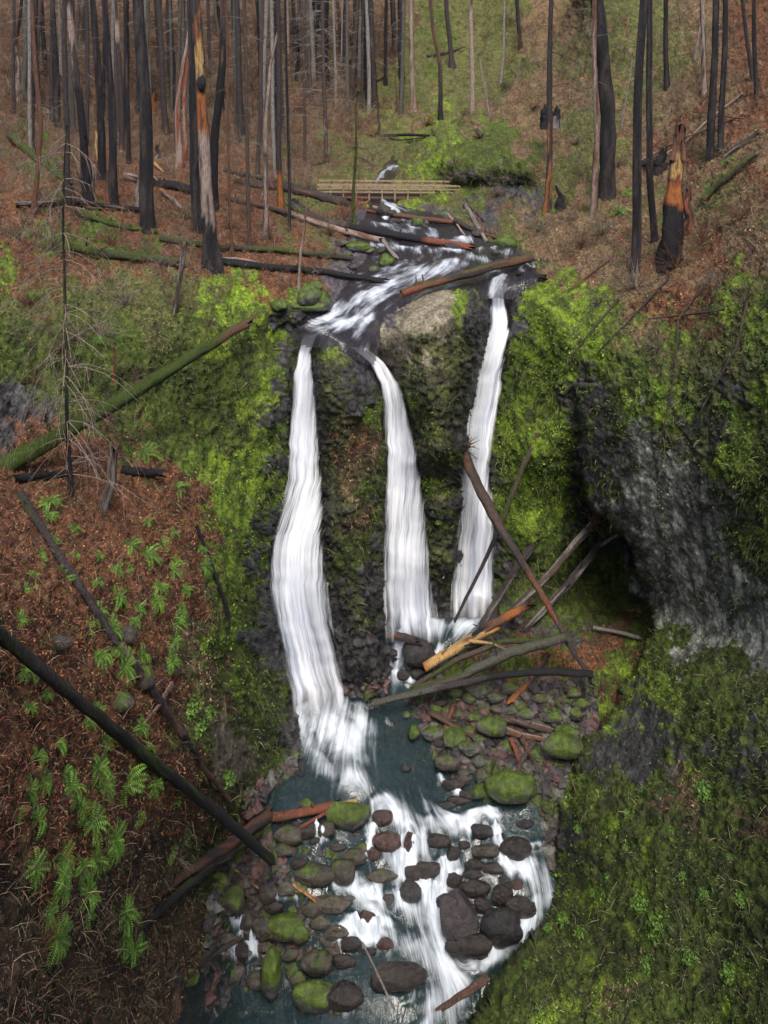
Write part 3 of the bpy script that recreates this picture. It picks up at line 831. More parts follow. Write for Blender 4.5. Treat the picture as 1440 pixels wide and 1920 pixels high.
# --- the named trees, left to right
tree([(74,195),(63,28)], 11, 8, 'D', "dark leaning trunk, nearest to the left margin of the grove", name="bare_tree")
snag([(36,192),(30,95)], 12, 7, 'P', "pale shattered trunk at the far left edge", patch=('D', .1))
tree([(62,402),(72,300),(78,230),(70,150),(62,28)], 10, 4, 'N', "thin crooked reddish tree in front of the far left trunks", br=14, brc='N', name="bare_tree")
tree([(126,372),(122,28)], 11, 8, 'D', "dark straight tree with a few long curved side branches, far left", br=18, brl=2.6, name="bare_tree")
tree([(160,352),(152,200),(133,28)], 15, 9, [(0,'K'),(.30,'D'),(.42,'P'),(.5,'D')], "black trunk leaning left with bare pale wood halfway up", patch=('P', .32, .3, .8), br=8)
tree([(108,236),(101,28)], 11, 8, 'K', "black pole far up the slope behind the leaning pale-topped trunk")
tree([(191,336),(184,160),(177,28)], 15, 9, 'K', "straight black trunk beside the burnt stump with a whitish base", br=12)
tree([(214,386),(205,150),(200,28)], 16, 9, 'K', "black trunk standing left of the thickest black tree", br=14, brc='W')
tree([(229,282),(224,150),(219,28)], 11, 8, [(0,'D'),(.35,'P'),(.7,'D')], "dark far trunk with a long whitish bare strip", patch=('D', .18))
tree([(241,305),(236,28)], 9, 6, 'K', "slim black trunk just left of the thickest black tree", br=5)
tree([(278,435),(270,260),(264,28)], 27, 20, 'K', "thickest and blackest trunk in the left grove, charred smooth", flare=1.15, rough=.05)
tree([(311,250),(304,150),(297,28)], 11, 8, 'D', "grey-black far trunk right of the thickest black tree", br=10, brc='W')
tree([(328,200),(318,28)], 15, 11, 'D', "dark far trunk behind the pale splintered snags", br=6)
snag([(335,316),(334,210),(340,130),(352,62)], 13, 4, 'P', "pale pinkish splintered snag, wide at the foot, left of the paired black trunks", patch=('R', .15), rough=.2)
snag([(345,300),(348,150),(352,95)], 11, 6, 'R', "reddish bare snag directly behind the pale pinkish one", patch=('P', .1))
tree([(372,434),(362,200),(356,28)], 19, 14, 'K', "left one of two black trunks touching each other behind the orange snag")
tree([(386,432),(376,200),(368,28)], 11, 8, 'K', "right, thinner one of two black trunks touching each other")
tree([(400,392),(402,250),(415,120),(417,28)], 17, 13, [(0,'K'),(.45,'D')], "dark reddish trunk just right of the orange snag", patch=('N', .2, .4, 1), br=10)
def orange_snag():
    base = [(396,508),(392,440),(386,340),(381,255),(376,160),(372,80),(368,28)]
    D = gdist(396, 505) - .1
    Q, t = resample(base + [(356,-330)], 60)
    pts = unproj(Q[:, 0], Q[:, 1], D)
    rad = np.interp(t, [0, .06, .12, .28, .4, .6, 1], [20, 13, 12, 10.5, 9, 8.5, 6]) * D / FOC
    pts = np.vstack([pts[:1] - [0, 0, .8], pts]); rad = np.r_[rad[0], rad]
    b = empty("dead_snag", pts[1], "tall snag, orange rotten wood above, grey bark below, blackened foot, at the cliff edge", "tree")
    mb = MB(); tube(mb, pts, rad, 16, [(0,'K'),(.13,'P'),(.29,'P'),(.32,'O'),(.44,'Y'),(.52,'O'),(.62,'N')], ('D', .12), .2, 3)
    mb.build("trunk", M_WOOD, b)
    h = MB(); c = unproj(378, 157, D - .28)
    th = np.linspace(0, 2 * math.pi, 10, endpoint=False)
    tube(h, [c + [0, .2, -.55], c + [0, 0, -.3], c + [0, -.03, 0], c + [0, 0, .3], c + [0, .2, .5]], [.06, .2, .24, .2, .05], 9, 'K', seed=4)
    h.build("hollow", M_WOOD, b)
    r = MB(); rr = random.Random(4)
    for k in range(7):
        a = k * .9; d = np.array([math.cos(a), math.sin(a), -.5]); p = unproj(396, 500, D)
        tube(r, [p + [0, 0, .3], p + d * .45, p + d * .9 + [0, 0, -.3]], [.2, .13, .05], 7, 'K', seed=k)
    r.build("roots", M_WOOD, b)
orange_snag()
snag([(394,345),(391,280),(388,235)], 9, 5, 'Y', "short yellowish splinter of wood standing behind the orange snag", patch=('D', .1))
tree([(453,256),(447,150),(443,28)], 13, 9, 'D', "dark trunk behind the thin poles, left of centre", br=14, brc='W')
tree([(468,466),(465,300),(462,160),(458,28)], 8, 5, 'B', "thin grey pole rising from the ledge in front of the dark trunk", br=20, brl=1.8, brc='W', name="bare_tree")
snag([(497,442),(500,330),(497,220),(506,120),(519,72)], 10, 5, 'P', "crooked pale snag with a hooked top, left of centre", patch=('D', .25), rough=.18, br=6)
tree([(436,480),(430,350),(427,250),(424,28)], 6, 3, 'N', "thin reddish sapling just right of the orange snag", br=24, brc='N', name="bare_tree")
tree([(528,400),(524,300),(520,28)], 11, 7, [(0,'O'),(.12,'D')], "dark trunk with a bright orange barkless foot", br=12)
tree([(543,436),(541,300),(536,28)], 6, 4, 'K', "thin black pole next to the trunk with the orange foot", br=24, brl=1.4, brc='B')
tree([(482,330),(488,200),(492,28)], 9, 6, 'B', "faint brown trunk behind the crooked pale snag", br=12, brc='W')
tree([(516,330),(512,200),(508,28)], 8, 6, 'W', "pale grey far trunk between the crooked pale snag and the orange-footed trunk", br=8, brc='W', name="bare_tree")
tree([(540,100),(538,28)], 7, 5, 'P', "short visible pale pole high on the far slope, left of the wispy grey conifer", name="bare_tree")
tree([(551,92),(549,28)], 8, 7, 'K', "black pole high on the far slope beside a pale pole")
tree([(490,95),(484,28)], 10, 8, 'K', "black pole at the top margin above the crooked pale snag")
tree([(611,305),(608,150),(606,28)], 8, 4, 'B', "wispy grey leafless conifer with many fine drooping twigs, centre left", br=90, brl=3.6, brt=(.12, .8), brc='W', name="bare_conifer", subs=2)
tree([(572,300),(570,150),(566,28)], 6, 4, 'B', "fine-twigged leafless conifer left of the wispy grey one", br=60, brl=3.0, brt=(.12, .8), brc='W', name="bare_conifer", subs=2)
tree([(640,122),(641,28)], 3, 3, 'P', "hair-thin pale pole on the far slope above the bridge", name="bare_tree")
tree([(703,195),(699,100),(697,28)], 11, 8, [(0,'K'),(.2,'D')], "dark trunk with a flared black foot above the bridge", flare=1.7)
snag([(712,255),(708,195)], 6, 3, 'D', "short thin stick standing below the trunk with the flared black foot")
tree([(741,101),(738,28)], 10, 9, 'K', "short visible black trunk at the top margin, above the far creek")
tree([(753,146),(752,28)], 11, 9, 'K', "black trunk just left of the first pale bare pole")
tree([(776,206),(772,100),(770,28)], 9, 6, [(0,'P')], "pale bare pole standing beside a black trunk on the green far slope", patch=('N', .2), flare=1.6)
tree([(744,208),(742,140)], 3, 2, 'N', "very thin brown sapling left of the pale bare pole", br=5, brl=.8, name="bare_tree")
tree([(826,226),(824,120),(812,50),(810,28)], 9, 4, [(0,'K'),(.14,'N')], "pinkish brown trunk with a forked top, on the green far slope", flare=1.4, br=6)
tree([(848,125),(844,70),(839,28)], 9, 7, 'D', "dark brown trunk with a wide foot at the top, centre right", flare=1.7)
tree([(886,206),(885,100),(884,28)], 9, 7, 'P', "whitest straight pole, smooth and barkless, on the green far slope", patch=('D', .3, .4, 1), flare=1.1)
tree([(918,216),(905,150),(898,100)], 4, 2, 'W', "thin pale leaning pole right of the whitest straight pole", name="bare_tree")
tree([(938,160),(945,100),(946,28)], 5, 3, 'W', "thin pale crooked pole further right on the spur", name="bare_tree", br=6)
tree([(976,90),(972,28)], 8, 6, 'K', "black pole at the top margin over the grassy spur", br=10, brc='K')
tree([(1027,392),(1029,280),(1031,180),(1034,28)], 12, 8, 'D', "slender dark conifer with an orange streak near its foot, right of the bridge", patch=('O', .38, .02, .25), br=60, brl=3.4, brc='D', flare=1.4, brt=(.3,.95))
tree([(1140,366),(1134,200),(1124,28)], 29, 24, 'K', "thickest black trunk on the right slope, deeply furrowed", rough=.14, flare=1.1, br=4)
tree([(1113,402),(1117,250),(1113,120),(1115,28)], 12, 7, 'P', "pale grey-brown trunk with peeling bark in front of the thickest black one on the right", patch=('N', .02), rough=.2, br=18, brl=1.8, brc='W', flare=1.5, name="bare_tree")
tree([(1191,508),(1194,350),(1200,150),(1206,28)], 18, 16, 'K', "nearer one of two straight black trunks on the right, the thicker", flare=1.0, rough=.04, br=5)
tree([(1228,452),(1220,330),(1216,150),(1216,28)], 13, 11, 'K', "farther one of two straight black trunks on the right, the thinner", flare=1.1, br=8, brc='W')
tree([(1251,166),(1248,28)], 10, 8, 'K', "black pole high on the right slope above the shattered stump", flare=1.4)
tree([(1322,168),(1320,90),(1317,28)], 10, 7, 'K', "half black half pale trunk high on the right slope", patch=('P', -.05), rough=.18)
tree([(1332,300),(1335,180),(1341,28)], 14, 11, 'K', "left trunk of a black pair at the upper right", flare=1.15)
tree([(1351,287),(1354,180),(1359,28)], 12, 9, 'K', "right trunk of a black pair at the upper right", flare=1.1)
tree([(1412,150),(1400,80),(1395,28)], 8, 5, 'D', "thin dark leaning trunk at the far right edge", name="bare_tree")
tree([(1418,180),(1414,28)], 8, 7, 'K', "black trunk cut by the right edge of the picture")
tree([(1165,240),(1180,150),(1186,100)], 3, 2, 'W', "hair-thin pale stem between the black trunks on the right slope", name="bare_tree", br=4)
tree([(1303,110),(1312,60),(1318,28)], 4, 3, 'W', "thin pale stem leaning right near the half black half pale trunk", name="bare_tree")

def shattered_stump():
    D = gdist(1258, 490) - .2
    b = empty("shattered_stump", unproj(1258, 492, D), "tall shattered stump, black below and bright orange and yellow above, right slope", "stump")
    mb = MB(); Q, t = resample([(1257,500),(1259,440),(1262,370),(1268,300),(1273,262)], 26)
    pts = unproj(Q[:, 0], Q[:, 1], D); rad = np.interp(t, [0, .15, .5, .62, .8, 1], [26, 21, 17, 12, 11, 8]) * D / FOC
    pts = np.vstack([pts[:1] - [0, 0, .8], pts]); rad = np.r_[rad[0], rad]
    tube(mb, pts, rad, 18, [(0,'K'),(.52,'O'),(.68,'R'),(.74,'Y'),(.9,'N')], ('K', .22, .5, 1), .22, 8, jag=3)
    mb.build("trunk", M_WOOD, b)
    s = MB()
    for k, (x0, x1, y1, w_) in enumerate([(1268,1275,234,5),(1278,1276,248,4),(1262,1268,250,4),(1282,1279,262,3)]):
        tube(s, unproj(np.array([x0, (x0 + x1) / 2, x1]), np.array([300, 270, y1]), D - .1 * k), np.array([w_ * 1.5, w_, 1]) * D / FOC, 7, 'N', ('Y', .1), .2, k)
    s.build("splinter", M_WOOD, b)
shattered_stump()
snag([(1292,432),(1290,400),(1288,362)], 19, 9, 'R', "small reddish-black rotten stump right behind the shattered orange one", patch=('K', 0), name="rotten_stump", cat="stump", rough=.25)
snag([(1052,386),(1050,372),(1046,352)], 16, 5, 'K', "small black burnt stump with a spike, right of the slender dark conifer", name="burnt_stump", cat="stump", rough=.25)
snag([(1022,222),(1022,205)], 15, 12, 'K', "flat-topped black stump left of the dark conifer, on the spur", name="burnt_stump", cat="stump", jag=1, D=64)
snag([(1043,220),(1045,204)], 12, 9, 'K', "low black stump with pale wood beside the flat-topped one", name="burnt_stump", cat="stump", jag=1, D=64.5, patch=('W', .2))
snag([(1240,318),(1241,290)], 18, 9, 'K', "black upturned stump with a spur between the right slope trunks", name="burnt_stump", cat="stump", rough=.3)
snag([(166,374),(164,320),(160,262)], 16, 6, 'K', "hollow black burnt stump among the left trunks", name="burnt_stump", cat="stump", rough=.25)
snag([(173,374),(172,345),(171,312)], 14, 8, 'P', "whitish split stump leaning on the hollow black one", patch=('D', .12), name="split_stump", cat="stump", rough=.2)
snag([(183,300),(181,276),(180,250)], 6, 4, 'Y', "short yellowish splintered stub among the left trunks", name="split_stump", cat="stump")
snag([(258,395),(258,360),(260,345)], 10, 7, 'W', "short grey-green stub touching the left side of the thickest black tree", name="split_stump", cat="stump", moss=.2)
snag([(288,210),(287,178)], 7, 4, 'O', "small orange splintered stub on the far slope, left grove", name="split_stump", cat="stump")
snag([(298,296),(296,276)], 12, 6, 'K', "small black cone-shaped stump right of the thickest black tree", name="burnt_stump", cat="stump", patch=('P', .2))
snag([(190,992),(198,940),(208,895),(216,852)], 19, 14, 'B', "thick broken stump with pale torn top on the red fern slope", patch=('W', .12), name="broken_stump", cat="stump", rough=.2, D=27)
tree([(664,418),(661,380),(668,300),(666,210),(672,170)], 7, 3, 'S', "slim moss-covered tree in front of the bridge", br=40, brl=2.0, brc='B', name="mossy_tree", patch=('B', .3), flare=1.3, subs=2)
snag([(560,546),(563,470),(572,430),(575,382)], 6, 3, 'P', "short crooked bare sapling above the mossy rocks left of the creek", patch=('N', .1), name="dead_sapling", br=3, brl=.6)
tree([(319,652),(326,600),(334,540),(345,464)], 6, 10, 'B', "thin broken snag leaning over the left cliff, hooked top", patch=('W', .1), name="dead_sapling", jag=1.5, br=5, brl=.8, D=38)
tree([(211,748),(213,700),(215,652)], 6, 4, 'R', "short reddish dead stem growing above the mossy log", name="dead_sapling", br=8, brl=1.0, D=34)
tree([(133,905),(126,780),(121,600),(119,420),(122,300),(126,235)], 8, 3, 'K', "foreground dead conifer with drooping pale branches, crossing the mossy log", patch=('S', .05, .3, 1), br=110, brl=3.4, brt=(.03, .97), brc='P', name="bare_conifer", D=26.5, flare=1.3, brr=.016, subs=1, droop=.9)

# --- background poles of the dense stand, alike but for their place
rb = random.Random(5)
LM = []
BGT = []
for k in range(84):
    x = rb.uniform(24, 700) if k < 72 else rb.uniform(560, 760)
    y = rb.uniform(60, 275) * (1 if x < 560 else .75) + 10
    BGT.append((x, y, rb.uniform(5, 10)))
BGT.sort()
for k, (x, y, wd) in enumerate(BGT):
    dark = rb.random() < .6
    tree([(x, y), (x + rb.uniform(-8, 8), 26)], wd, wd * .75, rb.choice('DK') if dark else rb.choice('BWG'), "thin leafless trunk in the dense background stand of the left hillside", br=22, brl=2.6, brc=rb.choice('WB'), name="background_tree", cat="tree", group="background stand of thin trunks", brt=(.1,.7))

# ---------------------------------------------------------------- fallen logs
NL = [100]
def log(pts, w0, w1, stops, label, patch=None, moss=0, jag=1.6, name="fallen_log", cat="log", group=None, lift=0.6, rough=.12, n=None, knots=3, branches=0, rooty=0, on=True):
    """pts are (x, y[, D]); where D is missing the log rests on the ground there"""
    NL[0] += 1; rnd = random.Random(NL[0])
    ln = sum(math.hypot(b[0] - a[0], b[1] - a[1]) for a, b in zip(pts, pts[1:]))
    n = n or max(8, int(ln / 14))
    P = [(p[0], p[1], 1.0 / (p[2] if len(p) > 2 else gdist(p[0], p[1]) - lift * w0 * .5 * gdist(p[0], p[1]) / FOC)) for p in pts]
    Q, t = resample(P, n)
    D = 1 / Q[:, 2]
    if on:
        for k in range(n):
            g = gdist(Q[k, 0], Q[k, 1]); r = (w0 + (w1 - w0) * t[k]) * g / FOC / 2
            D[k] = min(D[k], g - (.7 * r + .12) / face(Q[k, 0], Q[k, 1]))
        D = np.convolve(np.pad(D, 2, 'edge'), np.ones(5) / 5, 'valid')
    V = unproj(Q[:, 0], Q[:, 1], D); rad = (w0 + (w1 - w0) * t) * D / FOC / 2
    V[1:-1] += np.array([[rnd.gauss(0, .04) for _ in range(3)] for _ in range(n - 2)]) * rad[1:-1, None] * 2
    c = V[n // 2]
    b = empty(name, c, label, cat, group)
    mb = MB(); tube(mb, V, rad, 14 if w0 > 9 else 9, stops, patch, rough, NL[0], moss, jag)
    mb.build("trunk", M_WOOD, b)
    for k in range(knots):
        i = rnd.randint(1, n - 2); a = rnd.uniform(0, 6.28)
        d = np.array([math.cos(a), rnd.uniform(-.6, 0), abs(math.sin(a)) + .2]); d /= np.linalg.norm(d)
        m2 = MB(); tube(m2, [V[i], V[i] + d * rad[i] * 1.6, V[i] + d * rad[i] * rnd.uniform(2.2, 4)], np.array([.28, .22, .1]) * rad[i], 6, stops if isinstance(stops, str) else stops[0][1], seed=k)
        m2.build("branch_stub", M_WOOD, b)
    if branches:
        for k in range(branches):
            m3 = MB(); i = rnd.randint(1, n - 2); d = np.array([rnd.uniform(-1, 1), rnd.uniform(-.8, .2), rnd.uniform(-.3, 1)]); d /= np.linalg.norm(d)
            twigs(m3, V[i], d, rnd.uniform(.6, 1.8), .014, 'B', 1, rnd)
            m3.build("side_branch", M_WOOD, b)
    if rooty:
        m4 = MB(); ax = V[0] - V[1]; ax /= np.linalg.norm(ax)
        for k in range(rooty):
            d = ax * rnd.uniform(.1, .9) + np.array([rnd.uniform(-1, 1), rnd.uniform(-1, .6), rnd.uniform(-.7, .9)]); d /= np.linalg.norm(d)
            twigs(m4, V[0], d, rnd.uniform(.5, 1.1), .05, 'N', 1, rnd, 0, 5)
        m4.build("root_plate", M_WOOD, b)
    return b

log([(-20,888,26),(60,846,27),(240,742,31),(340,680,34),(448,614,38.5)], 36, 17, [(0,'S'),(.86,'N')], "long green mossy log lying diagonally across the left cliff, reddish broken end", ('D', .25), moss=.2, branches=6, on=False, jag=4)
log([(-70,1140,12.6),(12,1200,14.2),(120,1290,16),(250,1400,20),(380,1500,25.5),(508,1612,31.5)], 22, 15, [(0,'D'),(.3,'K')], "thick black log running down the lower left bank to the boulders", ('S', .30), on=False, rough=.07, knots=1)
log([(38,925),(110,1040),(215,1198)], 14, 12, 'D', "upper part of the thin dark pole down the fern slope, mossy at its top", ('S', .25, 0, .3))
log([(208,1190),(270,1270),(340,1372)], 12, 13, [(0,'P'),(.25,'D')], "split grey and black pole midway down the fern slope", ('N', .2), branches=5)
log([(338,1365),(372,1430),(428,1496)], 12, 8, [(0,'K'),(.3,'N')], "lowest thin brown pole above the tan lichen patch", branches=4)
log([(322,1282),(300,1320),(265,1364)], 9, 6, 'P', "short pinkish broken branch on the fern slope", ('N', .1), knots=1)
log([(368,985),(392,1045),(412,1100),(430,1156)], 5, 8, 'K', "thin dark branch hanging on the mossy edge left of the first waterfall")
log([(230,1728,22),(330,1650,25.5),(420,1590,29.5),(500,1532,33.5)], 16, 18, [(0,'R'),(.08,'N'),(.5,'D'),(.62,'R'),(.68,'N')], "reddish-brown peeled log reaching from the dark bank to the stream", ('D', .15), on=False, jag=2.5)
log([(498,1534,33.6),(560,1526,34.2),(622,1511,34.6)], 13, 14, 'R', "red peeled log with a pale torn end against the mossy pool boulder", ('N', .1), on=False, jag=3)
log([(668,1502,34.9),(640,1506,34.7),(600,1530,34.3),(530,1570,33.4)], 7, 5, [(0,'Y'),(.15,'R')], "thin forked branch with a bright yellow broken tip by the mossy pool boulder", on=False)
log([(215,1775,20.5),(300,1706,23.5),(400,1622,28.5),(482,1560,32.8)], 13, 17, [(0,'K'),(.8,'S')], "dark mossy log lying parallel under the reddish-brown peeled log", ('D', .2), moss=.1, on=False, branches=5)
log([(412,489),(500,500),(600,508),(712,526)], 12, 10, 'K', "long black log on the ledge pointing at the creek, frontmost", knots=2, lift=1)
log([(130,465),(230,478),(332,492)], 15, 16, 'D', "dark moss-topped log lying left of the orange snag foot", ('S', .1), moss=.25, lift=1)
log([(140,396),(230,425),(285,432)], 14, 8, 'S', "short bright mossy log sloping toward the thickest black tree", ('D', .15), moss=.3)
log([(300,447),(400,462),(520,468),(652,482)], 10, 9, 'D', "long dark mossy log behind the frontmost black one", ('S', .12), moss=.2, lift=1)
log([(403,485),(440,484),(470,489)], 5, 4, 'P', "short pale splintered branch beside the orange snag foot", jag=3)
log([(30,383),(130,378),(255,392)], 9, 9, 'K', "black log lying behind the far left trunks", ('W', .3), lift=1)
log([(20,255),(60,290),(130,345)], 15, 10, 'D', "mossy log leaning down the far left bank", ('S', .0), moss=.2)
log([(235,330),(300,343),(362,356)], 14, 17, [(0,'P'),(.12,'K')], "stout black log with pale sawn end crossing behind the thickest black tree", lift=1)
log([(302,356),(322,372),(340,390)], 8, 7, [(0,'Y'),(.1,'P')], "short pale log with a fresh cut end among the left trunks", ('N', .2), knots=0)
log([(288,305),(306,322)], 6, 4, 'Y', "small yellow split log on the forest floor, left grove", knots=0)
log([(440,340),(540,352),(645,378)], 13, 16, 'D', "purplish-black log coming down to the bridge end", ('N', .2), lift=1, knots=1)
log([(420,318),(500,335),(600,360)], 9, 9, 'D', "thinner dark log just behind the purplish-black log near the bridge", moss=.1)
log([(425,372),(500,388),(560,405),(632,430),(702,448)], 9, 13, [(0,'D'),(.45,'P')], "long pinkish peeled log reaching the creek from the left", ('N', .15), lift=1)
log([(545,385),(590,410),(690,432),(800,450),(866,461)], 15, 13, [(0,'D'),(.4,'K'),(.82,'R')], "longest black log spanning the creek with a rusty broken end", ('S', .3, 0, .5), lift=1.5, jag=3, knots=1)
log([(550,375),(580,400)], 9, 9, 'K', "short black log piece on the left bank before the pinkish peeled log")
log([(688,394),(730,402),(790,410),(858,417)], 9, 9, [(0,'K'),(.25,'N')], "brown log across the creek just below the bridge", ('R', .15), lift=1.4, knots=0)
log([(700,388),(730,396)], 6, 5, 'P', "short pale branch on the stones below the bridge", knots=0)
log([(718,448),(728,465),(742,482)], 9, 9, 'W', "grey mottled log end sloping into the left side of the creek", ('D', .05), knots=1)
log([(752,551,43.0),(800,535,43.8),(880,512,46),(950,494,48),(992,484,49)], 14, 17, [(0,'R'),(.1,'N'),(.3,'D')], "stout mossy log with a red broken end lying right above the falls", ('N', .15), moss=-.05, on=False, jag=1.2, lift=1.5)
log([(872,385),(890,415),(910,450)], 10, 8, 'W', "grey mottled log pointing at the creek from the right bank", ('D', .1), lift=1.2)
log([(840,402),(856,420),(872,442)], 4, 4, 'P', "thin pale stick leaning on the right creek bank", knots=0)
log([(866,376),(888,392),(908,414)], 5, 4, 'B', "thin brown stick above the grey mottled log, right bank", knots=0)
log([(852,412),(890,432),(938,446)], 10, 8, 'D', "dark brown log under the grey mottled log, right bank", ('N', .1), lift=1)
log([(715,254),(765,253),(822,255)], 6, 5, 'K', "slim black log lying level on the far slope above the bridge", lift=1.5, knots=0)
log([(760,262),(800,257)], 3, 3, 'D', "short dark stick under the slim level black log", knots=0)
log([(968,512),(990,516),(1018,519)], 9, 9, 'K', "short black log lump on the right bank near the third waterfall", lift=1.2)
log([(1152,478),(1110,510),(1068,542)], 4, 3, 'N', "thin brown pole lying on the slope above the right wall", knots=0)
log([(1318,372),(1350,340),(1412,292)], 12, 10, 'B', "mossy log lying up the right slope among ferns", ('S', .05), moss=.2)
log([(1358,292),(1385,272),(1415,253)], 9, 7, 'D', "dark bark log at the upper right edge", ('W', .2))
log([(1200,302),(1260,270),(1340,236),(1392,216)], 5, 4, 'N', "thin reddish pole slanting behind the shattered stump", ('P', .1), knots=0)
log([(1230,300),(1290,262),(1330,222),(1392,175)], 4, 3, 'P', "thin pale pole crossing behind the black pair, right slope", knots=0)
log([(1320,225),(1350,217),(1395,222)], 4, 4, 'R', "short reddish stick right of the black pair", knots=0)
log([(1190,305),(1215,308),(1240,310)], 12, 12, 'K', "black charred log lying between the twin black trunks", lift=1)
log([(640,128),(660,112),(700,60)], 7, 4, 'K', "black pole lying up the far slope at the top centre")
log([(655,190),(690,160),(715,148)], 4, 4, 'K', "short black pole lying above the wispy grey conifer", knots=0)
log([(800,105),(840,98),(870,88)], 5, 3, 'D', "dark pole lying under the two trunks at the top, centre right", knots=0)
log([(228,879),(262,884),(296,886)], 13, 12, 'K', "short charred log lying right of the broken stump", lift=.8)
log([(24,899),(70,892),(132,886)], 15, 9, 'K', "charred log at the left edge under the mossy log")
log([(866,842,43.0),(880,880,42.4),(935,985,41.0),(1010,1105,39.4),(1062,1195,38.6)], 20, 11, [(0,'N'),(.1,'B'),(.6,'N'),(.8,'R'),(.9,'B')], "log with a tangled root plate leaning across the third waterfall", ('D', .1), on=False, rooty=26, jag=1, knots=2)
log([(1024,790,43.2),(985,865,43.0),(940,980,42.7)], 12, 8, 'B', "grey-green pole leaning on the mossy wall right of the third waterfall", ('S', .2), on=False, knots=1)
log([(938,985,42.6),(905,1060,42.3),(846,1178,41.6)], 8, 5, 'D', "thin dark pole standing in the third waterfall", on=False, knots=0)
log([(1000,1020,43),(965,1070,42.6),(905,1168,42.0)], 12, 11, 'D', "short dark log leaning behind the root-plate log", ('W', .2), on=False, knots=1)
log([(1112,984,43.8),(1085,1010,43.5),(1020,1090,42.4),(960,1145,41.4)], 12, 11, [(0,'D'),(.2,'B')], "grey log with a bent top reaching out of the alcove, upper of two", ('W', .15), on=False, knots=2, rooty=14)
log([(1160,1000,44.2),(1125,1022,43.9),(1070,1090,43),(985,1182,41.6)], 13, 10, [(0,'K'),(.3,'D')], "dark bent log reaching out of the alcove, lower of two", ('W', .3), on=False, knots=2, rooty=14)
log([(1058,1192,38.8),(1080,1230,38.4),(1102,1262,38.0)], 11, 8, 'D', "short dark pole continuing below the foot of the root-plate log", on=False, knots=0)
log([(796,1252,39.4),(860,1212,39.9),(930,1174,40.4)], 15, 16, [(0,'O'),(.04,'Y'),(.95,'O')], "bright yellow barkless log beside the round boulder", ('N', .26), on=False, jag=1, knots=1)
log([(868,1208,40.1),(925,1170,40.3),(984,1138,40.4)], 15, 12, [(0,'D'),(.3,'N'),(.7,'O'),(.9,'D')], "charred orange-brown log lying over the bright yellow one", ('K', .12), on=False, jag=2, knots=1)
log([(1062,1194,38.4),(960,1222,38.5),(860,1268,38.6),(780,1295,38.6)], 16, 13, 'G', "stout grey-green log from the root-plate log foot to the stream", ('B', .2), moss=.05, on=False, knots=3, jag=1)
log([(1112,1264,37.6),(1030,1258,37.8),(940,1266,38.0),(820,1290,38.1),(704,1318,38.2)], 12, 10, [(0,'K'),(.5,'D'),(.7,'G')], "long dark curved log, lowest of the pile, its grey tip in the stream", on=False, knots=2)
log([(928,1208,39),(860,1235,38.9),(780,1284,38.8)], 9, 7, 'B', "slender brown log squeezed above the stout grey-green log", ('S', .2), on=False, branches=3)
log([(1015,1200,39),(950,1202,39.2),(880,1212,39.4)], 10, 7, 'D', "dark mossy log lying level in the middle of the log pile", ('S', .2), moss=.1, on=False)
log([(880,1202,39.2),(920,1206,39.0),(945,1214,39)], 7, 5, 'Y', "short ochre stub across the middle of the log pile", ('D', .1), on=False, knots=0)
log([(720,1189,40.4),(750,1193,40.4),(776,1200,40.4)], 15, 12, 'D', "short dark purple log wedged at the foot of the middle waterfall", ('N', .2), on=False, knots=2)
log([(808,1337,38.1),(870,1370,37.6),(950,1408,37.0),(1010,1432,36.4),(1045,1455,36)], 9, 15, [(0,'B'),(.8,'R'),(.9,'B')], "brown log slanting over the mossy boulders of the gravel bar", ('N', .1), on=False, branches=4)
log([(1030,1445,36),(1042,1470,35.7),(1048,1496,35.5)], 15, 11, 'D', "short dark log end pointing down beside the big mossy boulder", ('R', .2), on=False, jag=2)
log([(852,1320),(840,1350),(828,1384)], 9, 8, 'R', "short red split log standing up from the gravel bar", ('N', .1), jag=2, knots=0)
log([(946,1346),(985,1356),(1030,1370)], 11, 10, 'B', "upper of two short split logs side by side on the gravel bar", ('P', .1), jag=2, lift=1.5)
log([(948,1368),(980,1378),(1018,1386)], 11, 8, 'N', "lower of two short split logs side by side on the gravel bar", ('P', .15), jag=2, lift=1.5)
log([(958,1386),(966,1405),(972,1425)], 9, 7, 'R', "short upright red broken piece among the gravel bar logs", jag=3, knots=0)
log([(976,1380),(985,1400),(990,1410)], 10, 8, 'B', "stubby grey piece under the short split logs", ('R', .1), jag=3, knots=0)
log([(1004,1390),(980,1425),(965,1460)], 8, 8, 'B', "short brown stick crossing under the slanting gravel bar log", knots=0, lift=1)
log([(905,1486),(940,1480),(985,1470)], 7, 9, 'D', "dark branch lying on top of the big mossy boulder edge", knots=1, lift=1.5, branches=2)
log([(1030,1226),(1000,1270),(962,1310)], 7, 10, [(0,'D'),(.6,'O')], "brown broken branch with an orange end below the log pile", ('N', .1), jag=2, lift=1)
log([(1112,1176),(1150,1183),(1196,1195)], 6, 6, 'W', "pale grey stick lying in the alcove debris", lift=1.2, knots=0)
log([(1095,1290),(1092,1320),(1090,1345)], 7, 6, 'K', "thin black post-like stub below the log pile's right end", lift=1, knots=0)
log([(914,1832,26.4),(875,1860,26),(832,1888,25.6)], 14, 9, 'N', "brown stick at the bottom edge beside the mossy mound", ('B', .1), on=False, knots=0)
log([(547,1658),(566,1670),(588,1686)], 6, 6, 'R', "small red splintered stick among the left stream boulders", ('Y', .2), lift=2.5, knots=0, jag=2)
log([(430,1625),(455,1640),(480,1662)], 4, 3, 'Y', "pale split twig in the driftwood under the peeled log", lift=2.5, knots=0, branches=4)
log([(450,1632),(465,1650),(472,1680)], 4, 3, 'N', "brown twig in the driftwood under the peeled log", lift=2.5, knots=0, branches=5)
